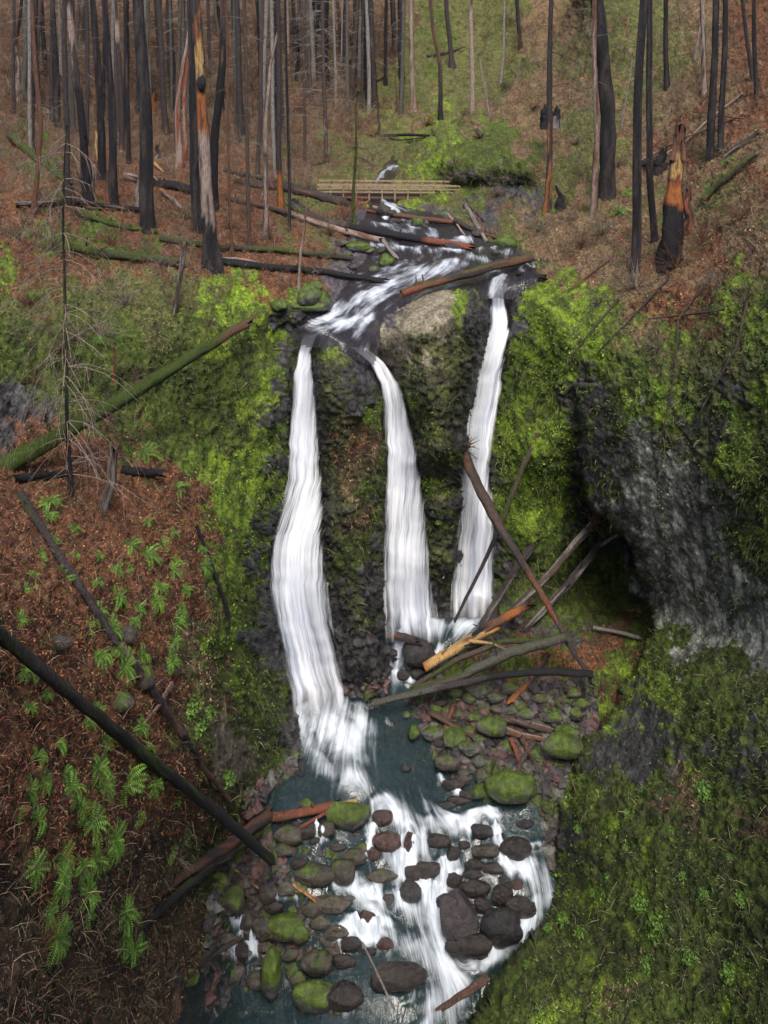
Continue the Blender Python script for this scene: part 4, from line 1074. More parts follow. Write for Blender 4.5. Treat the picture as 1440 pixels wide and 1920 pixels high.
log([(395,1650),(440,1660),(478,1690)], 6, 5, 'B', "dull brown branch at the left end of the driftwood", lift=2, branches=6)
log([(260,1555),(268,1540),(272,1525)], 4, 2, 'O', "tiny orange splinter standing on the lower left bank", knots=0)
log([(305,1562),(318,1566),(332,1560)], 6, 4, 'R', "small red rotten wood chunk on the lower left bank", knots=0)
log([(680,1768,27),(705,1820,26),(738,1892,25)], 4, 4, 'W', "thin pale grey stick sloping at the bottom centre", on=False, knots=0)
log([(350,1835,26.5),(400,1790,28.5),(450,1760,30)], 6, 7, 'B', "mossy brown branch reaching over the small left cascades", ('S', .2), on=False, branches=4)
log([(370,1820,26.8),(410,1765,28.8),(415,1730,29.5)], 5, 5, 'D', "dark upright branch beside the small left cascades", on=False, branches=3)

for pth, wd_, lb_ in [([(1335,515),(1272,598),(1266,700),(1238,830)], 4, "long pale root hanging down the right wall, the longest of three"),
                  ([(1402,560),(1382,650),(1318,762)], 5, "dark root hanging at the far right of the right wall"),
                  ([(1160,560),(1092,640),(1058,690)], 4, "thin dark root slanting down beside the third waterfall's wall"),
                  ([(1010,600),(960,610),(900,640)], 3, ""), ]:
    if lb_: log(pth, wd_, wd_ * .6, 'B', lb_, ('D', .1), name="hanging_root", cat="root", knots=0, branches=7, jag=0)
log([(1360,580),(1290,590),(1215,598)], 4, 3, 'B', "crooked bare branch lying on the rim of the right wall", name="dead_branch", cat="branch", knots=0, branches=10, jag=0)
log([(1255,520),(1180,600),(1120,660)], 4, 2, 'D', "thin forked branch reaching down from the right rim", name="dead_branch", cat="branch", knots=0, branches=9, jag=0)
log([(60,700),(120,640),(200,600)], 3, 2, 'W', "pale thin branch on the cliff above the mossy log", name="dead_branch", cat="branch", knots=0, branches=10, jag=0)

# ---------------------------------------------------------------- footbridge
def bridge():
    Dn = dz_(368, 2.1)
    xa, xb, y0 = 596, 861, 368
    A = unproj(xa, y0, Dn); B = unproj(xb, y0 + 2, Dn)
    L = B[0] - A[0]
    e = empty("footbridge", (A + B) / 2, "wooden log footbridge with post-and-rail sides crossing the creek", "bridge")
    def P(u, v, z): return np.array([A[0] + u * L, Dn + v, A[2] + (B[2] - A[2]) * u + z])
    cw = [(0, 'Y')]
    for v in (0.1, 1.5):
        m = MB(); tube(m, [P(u, v, -.12) for u in np.linspace(-.03, 1.03, 16)], np.full(16, .24), 12, 'N', ('B', .1), .05, 3)
        m.build("beam", M_WOOD, e)
    m = MB()
    for k in range(60):
        u0, u1 = k / 60, (k + .85) / 60
        p = [P(u0, -.1, .13), P(u1, -.1, .13), P(u1, 1.7, .13), P(u0, 1.7, .13)]; q = [a + [0, 0, .06] for a in p]
        m.add(np.array(p + q), [[0, 1, 2, 3], [7, 6, 5, 4], [0, 4, 5, 1], [1, 5, 6, 2], [2, 6, 7, 3], [3, 7, 4, 0]], np.array(WC['B']) * rb.uniform(.9, 1.5))
    m.build("deck", M_WOOD, e, smooth=False)
    tan = np.array([.42, .32, .20])
    def box(m, c0, c1, h, wd):
        a, b_ = np.array(c0), np.array(c1); d = b_ - a; d /= np.linalg.norm(d)
        if abs(d[2]) > .8: s1, s2 = np.array([1., 0, 0]) * wd, np.array([0, 1., 0]) * wd
        else: s1, s2 = np.array([0, 0, 1.]) * h, np.array([0, 1., 0]) * wd
        V = [p + i * s1 + j * s2 for p in (a, b_) for i, j in ((-1, -1), (1, -1), (1, 1), (-1, 1))]
        m.add(np.array(V), [[0, 1, 2, 3], [7, 6, 5, 4], [0, 4, 5, 1], [1, 5, 6, 2], [2, 6, 7, 3], [3, 7, 4, 0]], tan * rb.uniform(.75, 1.15))
    for v in (-.12, 1.72):
        for k in range(12):
            m = MB(); box(m, P(k / 11, v, -.35), P(k / 11, v, 1.02), .06, .06); m.build("post", M_WOOD, e, smooth=False)
        for z in (.42, .70, .98):
            m = MB(); box(m, P(-.005, v - .06, z), P(1.005, v - .06, z), .05 if z < .9 else .06, .04 if z < .9 else .09); m.build("rail", M_WOOD, e, smooth=False)
bridge()
# ---------------------------------------------------------------- labels that name a place
PLACES = [("thick broken stump", 200, 920), ("foreground dead conifer", 128, 700), ("first waterfall's foot", 560, 1330), ("split grey pole", 260, 1265), ("short pinkish branch", 292, 1325),
 ("thick black log", 300, 1440), ("thick black log's upper end", 70, 1250), ("reddish-brown peeled log", 330, 1640), ("tan lichen patch", 470, 1450), ("orange snag", 392, 480), ("small left cascades", 440, 1760),
 ("mossy pool boulder", 650, 1525), ("big dark angular boulder", 858, 1722), ("big mossy boulder", 955, 1475), ("round boulder", 785, 1223), ("footbridge", 725, 360), ("bright yellow log", 860, 1212),
 ("slanting gravel bar log", 930, 1400), ("left mossy creek rocks", 585, 550), ("stout log above the falls", 870, 515), ("shattered stump", 1260, 400), ("pale lichen wall", 1250, 1000),
 ("grey rock face of the mound", 1210, 1400), ("log pile", 980, 1230), ("upper alcove", 1100, 1060), ("middle stream rapids", 720, 1690), ("right rapids", 1000, 1670), ("slope's left edge", 30, 1050), ("mound's bottom edge", 1150, 1890), ("thickest right-hand black trunk", 1138, 360), ("grassy boulder", 925, 1362), ("short split logs", 985, 1365), ("round olive boulder", 643, 1633), ("bright mossy boulder group", 535, 1740), ("green bottom boulder", 590, 1868), ("reddish-brown oval boulder", 728, 1577), ("wide dark boulder", 940, 1736), ("broad bottom boulder", 745, 1830), ("peeled log's middle", 420, 1640), ("longest creek log", 800, 455)]
RANK = ["", "second nearest ", "third nearest ", "fourth nearest ", "fifth nearest ", "sixth nearest ", "seventh nearest ", "eighth nearest ", "ninth nearest ", "tenth nearest ", "eleventh nearest ", "twelfth nearest ", "thirteenth nearest ", "fourteenth nearest ", "fifteenth nearest "] + ["farthest "] * 9
def place_labels(items, noun):
    """items: (x, y, adjective); every label names a landmark, the side of it and the rank there"""
    keys = []
    for x, y, adj in items:
        nm, px, py = min(PLACES, key=lambda p: math.hypot(p[1] - x, p[2] - y))
        dx, dy = x - px, y - py; d = math.hypot(dx, dy)
        side = ("right of" if dx > 0 else "left of") if abs(dx) > abs(dy) else ("below" if dy > 0 else "above")
        keys.append((nm, side, d, adj))
    out = []
    for nm, side, d, adj in keys:
        same = sorted(k[2] for k in keys if k[:2] == (nm, side)); r = same.index(d)
        if len(same) == 1: out.append(f"{adj} {noun} {side} the {nm}")
        else: out.append(f"{adj} {noun}, {RANK[r] or 'nearest '}of those {side} the {nm}")
    return out

# ---------------------------------------------------------------- boulders
def ball(nu=28, nv=18):
    u = np.linspace(0, 2 * math.pi, nu, endpoint=False); v = np.linspace(.12, math.pi - .12, nv)
    U, Vv = np.meshgrid(u, v)
    S = np.stack([np.sin(Vv) * np.cos(U), np.sin(Vv) * np.sin(U), np.cos(Vv)], -1)
    i = np.arange(nu * nv).reshape(nv, nu); j = np.roll(i, -1, 1)
    F = np.stack([i[:-1], i[1:], j[1:], j[:-1]], -1).reshape(-1, 4).tolist()
    V = np.vstack([S.reshape(-1, 3), [[0, 0, 1]], [[0, 0, -1]]])
    n = nu * nv
    for a in range(0, nu, 2):
        F.append([n, i[0, a], i[0, (a + 1) % nu], i[0, (a + 2) % nu]]); F.append([n + 1, i[-1, (a + 2) % nu], i[-1, (a + 1) % nu], i[-1, a]])
    return V, np.array(F)
BV, BF = ball()
NBD = [0]
STONE = {'d': (.030,.024,.022), 'k': (.022,.020,.022), 'r': (.060,.034,.030), 'g': (.070,.070,.062), 'b': (.060,.052,.042), 'p': (.040,.034,.036)}
def boulder(x, y, rx, ry, kind, moss, label, group="boulders of the stream bed", D=None, ang=0.0):
    NBD[0] += 1; sd_ = NBD[0] * 3; rnd = random.Random(sd_)
    sink = .12 if 1500 < y < 1900 and x > 560 else 0
    D = D or (sink + gdist(x, y + ry * .5) - ry * .3 * gdist(x, y) / FOC / face(x, y))
    s = D / FOC
    S = BV.copy()
    q = S * 1.15 + sd_
    r = 1 + .26 * fbm(q, 2, sd_ % 50) + .13 * fbm(q * 3.2, 3, 4)
    for k in range(rnd.randint(8, 12) if ang < .5 else 11):  # a few planed faces
        d = np.array([rnd.gauss(0, 1), rnd.gauss(0, 1), rnd.gauss(0, 1)]); d /= np.linalg.norm(d)
        h = S @ d * r; lim = rnd.uniform(.76, .94) - .14 * ang
        r = np.where(h > lim, r * (1 - (1 - lim / np.maximum(h, .01)) * (.6 + .4 * ang)), r)
    V = S * r[:, None]
    V = V / np.array([np.abs(V[:, 0]).max(), np.abs(V[:, 1]).max(), np.abs(V[:, 2]).max()])
    # real radii: a depth between width and height, tilt, then set down
    pitch = math.atan2(y - HZN, FOC)
    ry *= 1.12; tn = (y - HZN) / FOC; ryd = min(ry * s / math.sqrt(.62 + tn * tn), rx * s * 1.3); ryd *= .92; rz = 1.08 * math.sqrt(max((ry * s) ** 2 - (tn * ryd) ** 2, (ry * s * .72) ** 2))
    V = V * np.array([rx * s * 1.06, ryd, rz])
    yaw = rnd.uniform(-.5, .5); c_, s_ = math.cos(yaw), math.sin(yaw)
    n = V / (np.linalg.norm(V, axis=1, keepdims=True) + 1e-9)
    C = np.tile(np.array(STONE[kind]) * rnd.uniform(.8, 1.3), (len(V), 1))
    mm = sstep(.15, .7, n[:, 2] + .9 * fbm(V * 2.6 + sd_, 4, 8) + (moss - .62) * 1.5) * min(1, moss * 2.2)
    mt = .5 + .5 * fbm(V * 5 + sd_, 2, 18)
    mc = np.array([.035, .055, .010]) * (1 - mt[:, None]) + mt[:, None] * np.array([.10, .155, .016])
    C = C * (1 - mm[:, None]) + mc * mm[:, None]
    o = mesh_np("boulder", V, BF, M_STONE, colr=C, smooth=ang < .5)
    o.location = unproj(x, y, D)
    return tag(o, label, "boulder", group)

BIG = [
 (785,1224,31,27,'k',0,"round dark wet boulder standing in white water at the middle waterfall's foot",0),
 (957,1476,46,29,'g',.95,"big bright-mossy boulder on the right side of the stream",0),
 (652,1526,42,24,'g',.8,"mossy boulder at the pool outlet next to the red peeled log",0),
 (858,1722,37,46,'p',0,"big dark angular boulder, purplish, in the middle of the rapids",.9),
 (728,1577,29,18,'r',0,"reddish-brown oval boulder in the upper rapids",0),
 (822,1577,24,13,'d',0,"flat oval brown boulder in the white upper rapids",.2),
 (745,1830,54,28,'d',0,"broad dark boulder at the bottom of the rapids, left side",0),
 (940,1736,40,32,'k',.12,"wide dark boulder right of the big angular one",0),
 (975,1703,30,21,'d',0,"smooth dark boulder above right of the wide dark one",.1),
 (880,1772,44,20,'d',0,"low broad dark boulder under the big angular one",.1),
 (968,1590,30,19,'d',0,"boulder veiled by water at the head of the right rapids",0),
 (588,1642,42,20,'b',.45,"long olive boulder with moss, left of the central rapids",0),
 (643,1633,25,25,'b',.35,"round olive boulder, rightmost of the left bank group",0),
 (535,1740,36,24,'b',.9,"bright mossy boulder group top, left lower bank",0),
 (597,1806,32,23,'b',.35,"brown mossy boulder below the bright mossy group",0),
 (590,1868,42,28,'g',.75,"green mossy boulder at the bottom edge",0),
 (645,1868,36,24,'d',0,"dark boulder at the bottom edge beside the green mossy one",0),
 (508,1826,20,48,'g',.85,"tall narrow mossy rock ridge at the lower left bank",0),
 (950,457,24,15,'g',.95,"mossy boulder at the right creek bank above the falls",0),
 (783,418,12,10,'g',.9,"mossy boulder in front of the brown log under the bridge",0),
 (671,463,22,11,'g',.95,"flat mossy boulder on the left creek bank",0),
 (724,489,15,13,'g',.95,"mossy mound at the left creek edge under the grey log end",0),
 (580,556,24,21,'g',.8,"largest of the mossy rocks left of the creek lip",0),
 (606,566,16,18,'g',.75,"rounded mossy rock, right one of the group left of the creek lip",0),
 (590,538,17,10,'g',.85,"small mossy rock at the back of the group left of the creek lip",0),
 (575,576,40,9,'g',.9,"low mossy ledge rock in front of the group left of the creek lip",0),
 (524,572,16,12,'g',.85,"small mossy rock at the left end of the group by the creek lip",0),
 (270,1272,20,24,'b',.6,"brown boulder with mossy cap on the fern slope above the black log",0),
 (237,1193,19,18,'b',.1,"bare brown boulder on the fern slope beside the split pole",.3),
 (224,1316,28,20,'b',.5,"boulder overgrown with herbs on the fern slope",0),
 (108,1203,30,16,'b',.25,"flat brown boulder on the fern slope, far left",.2),
 (432,1687,26,26,'b',.7,"green boulder under the peeled log's middle",0),
 (413,1652,18,20,'b',.6,"mossy boulder right against the underside of the peeled log",0),
 (1055,1400,38,24,'g',.8,"wide mossy boulder right of the short split logs",0),
 (925,1362,32,21,'g',.8,"light mossy boulder topped with grass on the gravel bar",0),
 (722,385,0,0,'d',0,"",0)][:-1]
for x, y, rx, ry, k, ms, lb, an in BIG:
    boulder(x, y, rx, ry, k, ms, lb, ang=an)
SM = [(768,1578,14,19,'r',0),(903,1559,20,14,'k',0),(910,1596,26,13,'b',.1),(850,1600,13,15,'d',.1),(718,1534,20,15,'r',0),(832,1693,17,13,'d',0),(803,1634,28,16,'d',0),(776,1637,20,14,'d',0),
(890,1622,20,11,'d',0),(925,1628,22,11,'d',0),(893,1666,26,17,'d',0),(850,1652,18,14,'d',0),(940,1676,22,19,'d',0),(884,1640,22,10,'k',0),(905,1700,18,16,'d',0),(880,1740,14,20,'k',0),(945,1650,14,9,'d',0),(840,1735,12,16,'d',0),(900,1790,20,12,'d',0),(868,1665,12,12,'d',0),
(540,1566,26,19,'b',.25),(575,1558,18,17,'d',.1),(612,1556,17,17,'b',.15),(590,1578,12,9,'k',0),(680,1591,12,11,'b',.4),(701,1602,15,12,'r',0),(664,1606,22,15,'b',.3),(715,1645,30,14,'b',.2),(530,1595,20,11,'b',.3),(683,1666,18,11,'d',.1),
(625,1696,34,17,'b',.1),(585,1706,18,14,'b',.15),(600,1730,20,14,'b',.2),(560,1752,20,17,'b',.7),(632,1750,24,16,'b',.15),(560,1838,18,14,'b',.3),(645,1804,22,14,'d',0),(480,1838,20,16,'b',.25),(353,1832,20,14,'b',.8),(615,1855,15,10,'b',.3),
(502,1674,17,15,'b',.1),(462,1726,16,18,'b',.1),(492,1738,20,20,'b',.15),(536,1667,17,14,'b',.15),(453,1786,16,16,'d',0),(424,1760,20,10,'b',.15),(688,1722,20,16,'r',0),(772,1672,22,20,'p',0),(690,1742,18,12,'p',0),(560,1620,16,10,'d',0),(515,1700,20,10,'d',.1),(575,1508,15,9,'b',.7),(600,1516,14,10,'b',.4),(660,1548,18,10,'d',.1),
(630,1590,20,9,'d',.1),(440,1700,12,10,'d',0),(660,1770,20,13,'d',0),(690,1785,18,10,'k',0),(620,1785,16,10,'b',.2),(720,1770,18,12,'r',0),(545,1790,16,11,'b',.2),(500,1775,16,13,'b',.1),(520,1800,12,10,'b',.3),(430,1585,18,12,'b',.4),(445,1612,12,12,'b',.5),(455,1655,16,12,'b',.4),(470,1690,15,13,'b',.2),(405,1700,15,12,'b',.4),(480,1660,10,10,'d',.1),
(900,1484,18,15,'g',.85),(776,1373,11,13,'g',.8),(812,1376,22,14,'g',.5),(854,1384,22,18,'g',.8),(880,1404,20,16,'g',.4),(838,1430,26,15,'b',.35),(898,1429,13,10,'g',.4),(852,1438,12,10,'g',.3),(903,1456,14,13,'g',.3),(868,1462,20,9,'b',.1),(880,1490,22,8,'d',0),(850,1470,22,10,'d',.1),(870,1450,12,8,'g',.1),
(1065,1373,22,14,'g',.7),(900,1297,20,13,'g',.4),(883,1309,16,11,'g',.5),(855,1300,15,9,'b',.6),(890,1345,18,11,'g',.6),(763,1340,9,7,'g',.4),(985,1340,20,12,'g',.5),(955,1292,22,12,'g',.6),(928,1310,16,11,'g',.3),(930,1330,14,9,'b',.3),(1000,1365,14,9,'b',.4),(1035,1345,18,12,'g',.6),(1080,1340,17,12,'b',.6),(1010,1310,16,10,'b',.5),(880,1370,16,9,'g',.5),(900,1385,14,9,'g',.6),(822,1395,12,8,'d',.1),(868,1425,14,8,'g',.2),(1090,1320,18,12,'b',.6),(860,1340,12,8,'b',.4),(825,1318,14,8,'d',.2),(840,1292,12,7,'d',.1),(960,1332,13,8,'g',.4),(1075,1300,14,9,'b',.5),(832,1412,10,7,'k',0),(862,1500,24,8,'d',0),(760,1440,12,7,'k',0),(840,1510,20,8,'k',0),(930,1520,12,8,'d',.2),
(770,1248,12,10,'k',0),(782,1262,15,11,'k',0),(757,1265,13,12,'d',0),(735,1225,10,8,'d',0),(985,1545,16,9,'k',0),(940,1570,10,8,'k',0),(760,1600,12,9,'r',0),(870,1585,12,8,'d',0),(970,1660,12,10,'r',0),(820,1660,12,9,'d',0),(730,1690,16,12,'p',0),
(800,417,8,5,'g',.5),(720,395,14,11,'d',.2),(735,402,14,8,'d',.3),(850,462,22,6,'d',.2),(745,440,12,5,'g',.6),(930,520,14,5,'g',.8),(690,470,12,7,'g',.7),(650,480,12,6,'b',.5),(700,505,10,6,'b',.6),(640,455,13,7,'b',.5),(660,500,10,6,'d',.2),(900,438,16,7,'b',.2),(715,470,8,6,'d',.3),(740,415,12,6,'d',.2),(990,500,16,9,'b',.6),(930,475,10,6,'d',.3)]
adj = {'d': "dark wet", 'k': "black wet", 'r': "reddish", 'g': "grey", 'b': "brown", 'p': "purplish"}
its = []
for s in SM:
    sz = "tiny" if max(s[2], s[3]) < 12 else ("small" if max(s[2], s[3]) < 20 else "medium")
    its.append((s[0], s[1], f"{sz} {'mossy' if s[5] > .45 else adj[s[4]]}"))
for s, lb in zip(SM, place_labels(its, "boulder")):
    boulder(*s, lb, ang=random.choice([.2, .4, .6, .8]))

ROCKS_W = []
for q in [b[:4] for b in BIG] + [b[:4] for b in SM]:
    Dq = tb([q[0]], [q[1]])[0]; cq = unproj(q[0], q[1], Dq); ROCKS_W.append((cq[0], cq[1], q[2] * Dq / FOC))
FO_LO = [  # white water of the lower stream: path, half width, strength
 ([(590,1325),(610,1360),(640,1395)], 72, 2.2), ([(640,1330),(690,1370)], 34, 1.5), ([(600,1400),(640,1430),(665,1470)], 55, 1.15), ([(560,1340),(578,1400),(612,1450)], 34, 1.7), ([(640,1400),(680,1430)], 30, 1.0),
 ([(755,1205),(735,1235),(730,1275)], 26, 1.3), ([(790,1180),(850,1180),(900,1170)], 26, 1.3), ([(740,1280),(790,1265),(830,1225)], 20, 1.1),
 ([(722,1355),(735,1362)], 7, 1.1), ([(1010,1165),(1020,1172)], 7, 1.0),
 ([(725,1515),(775,1550),(775,1600),(760,1640)], 44, 1.3), ([(800,1515),(860,1545),(930,1530)], 17, .95), ([(700,1560),(690,1600)], 14, .8), ([(820,1460),(860,1490)], 10, .8),
 ([(770,1540),(830,1555),(880,1550)], 28, 1.25), ([(740,1610),(790,1660),(830,1700)], 34, 1.3),
 ([(640,1670),(700,1680),(760,1700),(800,1740)], 36, 1.35), ([(650,1745),(700,1755),(790,1790)], 32, 1.3), ([(680,1700),(730,1740)],24,1.0),
 ([(830,1640),(810,1720),(800,1800)], 36, 1.3), ([(800,1790),(850,1840),(830,1890)], 60, 1.4), ([(1010,1720),(940,1785),(870,1830)], 30, 1.4),
 ([(960,1610),(1000,1640),(1025,1690),(990,1730)], 36, 1.45), ([(950,1600),(1010,1590)], 16, 1.0), ([(930,1560),(940,1600)],12,.9),
 ([(430,1715),(445,1740),(470,1770)], 11, 1.1), ([(400,1790),(430,1805),(440,1780)], 15, 1.05), ([(465,1745),(475,1800)], 12, 1.05),
 ([(520,1685),(560,1688)], 12, 1.0), ([(585,1560),(605,1580)], 12, 1.0), ([(395,1780),(410,1760)],8,.9), ([(780,1850),(770,1885)],14,1.0), ([(560,1540),(600,1590)],8,.7),
 ([(840,1880),(800,1950)],40,1.1), ([(990,1500),(1010,1490)],8,.8),
]
FLOW_LO = [(850,1170),(770,1265),(722,1350),(712,1430),(735,1510),(770,1600),(795,1700),(815,1800),(820,1960)]
water_sheet("stream_water", STREAM_LO, 3.6, .10, FLOW_LO, FO_LO, .0, M_POOL, .66)
FO_UP = [
 ([(768,298),(748,312),(722,325),(704,348)], 5, 1.3), ([(720,380),(740,395),(720,410)], 9, 1.0), ([(735,395),(790,425)], 12, .9), ([(700,425),(760,430),(820,440)], 9, .8),
 ([(700,462),(760,470),(860,478)], 10, .9), ([(900,470),(960,480)], 8, .8), ([(860,500),(800,515),(740,535),(690,560),(630,595),(590,612)], 26, 1.05),
 ([(760,495),(700,530)], 13, .9), ([(700,560),(670,600),(668,632)], 22, 1.1), ([(590,600),(640,610),(690,600)], 18, 1.2), ([(940,525),(930,545)], 16, 1.0), ([(590,628),(575,640)], 12, .4), ([(880,455),(800,455)],8,.8), ([(870,480),(930,500)],8,.7)]
FLOW_UP = [(760,298),(715,340),(735,390),(800,430),(850,470),(800,520),(700,565),(620,605),(570,640)]
water_sheet("creek_water", STREAM_UP, 3.2, .12, FLOW_UP, FO_UP, .12, M_CREEK, .95)

# ---------------------------------------------------------------- ferns
def fern_mesh(seed):
    rnd = random.Random(seed); V = []; F = []; C = []
    nf = rnd.randint(9, 14)
    for k in range(nf):
        az = k / nf * 2 * math.pi + rnd.uniform(-.2, .2); L = rnd.uniform(.75, 1.1); el = rnd.uniform(.35, 1.2)
        d = np.array([math.cos(az), math.sin(az), 0]); s = np.array([-math.sin(az), math.cos(az), 0])
        n = 17; p = np.zeros(3); ang_ = el; g = rnd.uniform(.5, 1.2); tint = np.array([.10, .21, .026]) * g * (1 if rnd.random() > .12 else .6) + (np.array([.07, .03, 0]) if rnd.random() < .06 else 0)
        for i in range(n):
            t = i / (n - 1); stp = L / n
            dirv = d * math.cos(ang_) + np.array([0, 0, math.sin(ang_)])
            q = p + dirv * stp
            up = np.cross(dirv, s)
            wl = .17 * L * math.sin(math.pi * min(1, (t * .93 + .06))) ** .7 * (1 - .35 * t)
            for sg in (-1, 1):
                tip = p + sg * s * wl + dirv * wl * .35 - np.array([0, 0, .18 * wl])
                b = len(V); V += [p, p + dirv * stp * .30 + sg * s * wl * .35, tip, p + dirv * stp * .9]
                # leaflet as a pointed quad
                V[b + 1] = p + sg * s * wl * .5 + dirv * (wl * .18 - stp * .28); V[b + 3] = p + sg * s * wl * .5 + dirv * (wl * .18 + stp * .42)
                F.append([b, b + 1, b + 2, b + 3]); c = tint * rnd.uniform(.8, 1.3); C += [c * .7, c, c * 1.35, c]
            b = len(V); V += [p - s * .006, p + s * .006, q + s * .005, q - s * .005]; F.append([b, b + 1, b + 2, b + 3]); C += [np.array([.06, .08, .02])] * 4
            p = q; ang_ -= rnd.uniform(.09, .15) * (1 + t)
    return np.array(V), np.array(F), np.array(C)
FPROTO = []
FERNS = [(267,850,30),(330,915,22),(85,955,24),(135,995,16),(243,1022,22),(275,1036,24),(304,1018,18),(90,972,16),(83,1018,13),(70,1038,13),(132,1052,11),(175,1052,12),(272,985,12),(215,1072,16),(118,1080,18),(320,1067,20),(372,1035,13),(378,1060,20),(343,1103,16),(310,1102,13),(213,1122,26),(175,1102,16),(285,1130,18),(255,1140,16),(334,1145,17),(172,1155,22),(198,1180,24),(258,1232,20),(317,1205,15),(312,1240,18),(180,1236,22),(222,1250,26),(52,1265,30),(212,1318,20),(178,1329,18),(148,1347,16),(248,1365,22),(268,1403,19),(42,1337,22),(100,1398,34),(62,1418,27),(68,1467,24),(122,1450,33),(172,1440,32),(118,1487,33),(185,1468,28),(228,1460,36),(278,1470,26),(158,1548,46),(98,1612,34),(160,1615,27),(144,1670,32),(45,1625,33),(345,1570,21),(250,1530,16),(78,1705,28),(30,1520,20),(320,1595,18),(60,1110,14),(30,1160,16),(1162,396,20),(1180,360,14),(1330,362,14),(1368,302,14),(1108,360,11),(770,490,9),(1040,395,10),(45,700,16),(60,560,14),(180,640,12),(820,180,9),(790,60,9),(850,70,8),(560,870,0)][:-1]
rf = random.Random(8)
for k in range(44):
    a_, b_ = rf.uniform(30, 330), rf.uniform(1000, 1780)
    if a_ < 360 - (b_ - 1000) * .12 and sdf_poly(np.array([a_]), np.array([b_]), [(20,1190),(40,1160),(540,1600),(500,1660)])[0] < 0: FERNS.append((a_, b_, (b_ - 700) / 1000 * rf.uniform(24, 46)))
fits = [(x, y, ("large" if s > 26 else "medium" if s > 17 else "small") + " green") for x, y, s in FERNS]
for k, ((x, y, s), lb) in enumerate(zip(FERNS, place_labels(fits, "fern"))):
    if len(FPROTO) < 8:
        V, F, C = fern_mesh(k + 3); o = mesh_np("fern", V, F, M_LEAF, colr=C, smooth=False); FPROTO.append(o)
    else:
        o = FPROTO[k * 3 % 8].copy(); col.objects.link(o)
    p, n = ground(x, y + s * .15); D = gdist(x, y)
    up = Vector(n[0]) * .75 + Vector((0, 0, .75)); up.normalize()
    q = up.to_track_quat('Z', 'Y')
    from mathutils import Quaternion
    o.rotation_mode = 'QUATERNION'; o.rotation_quaternion = q @ Quaternion((0, 0, 1), random.uniform(0, 6.28))
    sc_ = s * D / FOC * (1.9 if y < 1300 else 1.55)
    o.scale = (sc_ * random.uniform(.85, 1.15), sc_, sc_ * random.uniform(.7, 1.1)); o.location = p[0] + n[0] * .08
    tag(o, lb, "fern", "sword ferns on the slopes")

SHRUBS = [(1192,520,60),(1268,480,70),(1318,440,62),(1090,450,42),(1010,420,38),(930,360,26),(1130,430,40),(1350,520,55),(1120,560,40),(1235,640,45),(1340,620,50),(1400,560,45),(1160,300,30),(1280,360,36),(1390,400,40),
 (270,474,44),(110,640,72),(185,615,62),(62,700,52),(235,560,46),(395,600,30),(250,700,44),(330,560,34),(620,430,30),(645,405,38),(505,440,32),(92,455,52),(32,432,42),(170,860,54),(130,930,44),(60,1765,62),(105,1855,72),(155,1795,52),(330,1600,40),(262,1850,44),(430,420,30),(350,400,30),(560,500,28),(470,390,26),(210,450,36),(60,560,40),(700,250,22),(850,300,24),(900,250,24),(800,230,22),(1000,200,26),(1080,260,28),(960,330,24),(600,300,24),(330,240,26),(450,260,24)]
for k, ((x, y, s), lb) in enumerate(zip(SHRUBS, place_labels([(a, b, ("tall" if c > 50 else "low" if c < 30 else "medium") + " leafless") for a, b, c in SHRUBS], "shrub"))):
    rnd = random.Random(k + 500); p, n = ground(x, y + s * .35); D = gdist(x, y); H = s * D / FOC
    b = p[0] - n[0] * .05; mb = MB(); tint = rnd.choice([(.20,.15,.115), (.15,.10,.07), (.17,.085,.055), (.22,.19,.15)])
    for j in range(22):
        d = np.array([rnd.gauss(0, .55), rnd.gauss(0, .5) - .15, rnd.uniform(.5, 1.1)]); d /= np.linalg.norm(d)
        wc = 'sh%d' % k; WC[wc] = tint
        twigs(mb, [0, 0, 0], d, H * rnd.uniform(.6, 1.15), max(.010, .85 * D / FOC), wc, 2 if s > 34 else 1, rnd, .35, 3, (2, 3))
    o = mb.build("bare_shrub", M_WOOD); o.location = b
    tag(o, lb, "shrub", "leafless shrubs")

# spray hanging at the feet of the falls
def spray(x, y, rx, ry, label):
    D = gdist(x, y) - .7; s = D / FOC
    m = bpy.data.materials.new("spray"); m.use_nodes = True; t = m.node_tree
    t.nodes.remove(t.nodes["Principled BSDF"]); v = t.nodes.new("ShaderNodeVolumePrincipled")
    v.inputs["Color"].default_value = (.95, .96, 1, 1); v.inputs["Density"].default_value = .6; v.inputs["Anisotropy"].default_value = .2
    t.links.new(v.outputs[0], t.nodes["Material Output"].inputs["Volume"])
    o = mesh_np("spray", BV * np.array([rx * s, .9, ry * s]), BF, m); o.location = unproj(x, y, D)
    tag(o, label, "spray", kind='stuff')
spray(604, 1318, 66, 50, "spray at the foot of the leftmost waterfall")
spray(778, 1182, 58, 40, "spray at the foot of the middle waterfall")
spray(890, 1158, 50, 36, "spray at the foot of the rightmost waterfall")

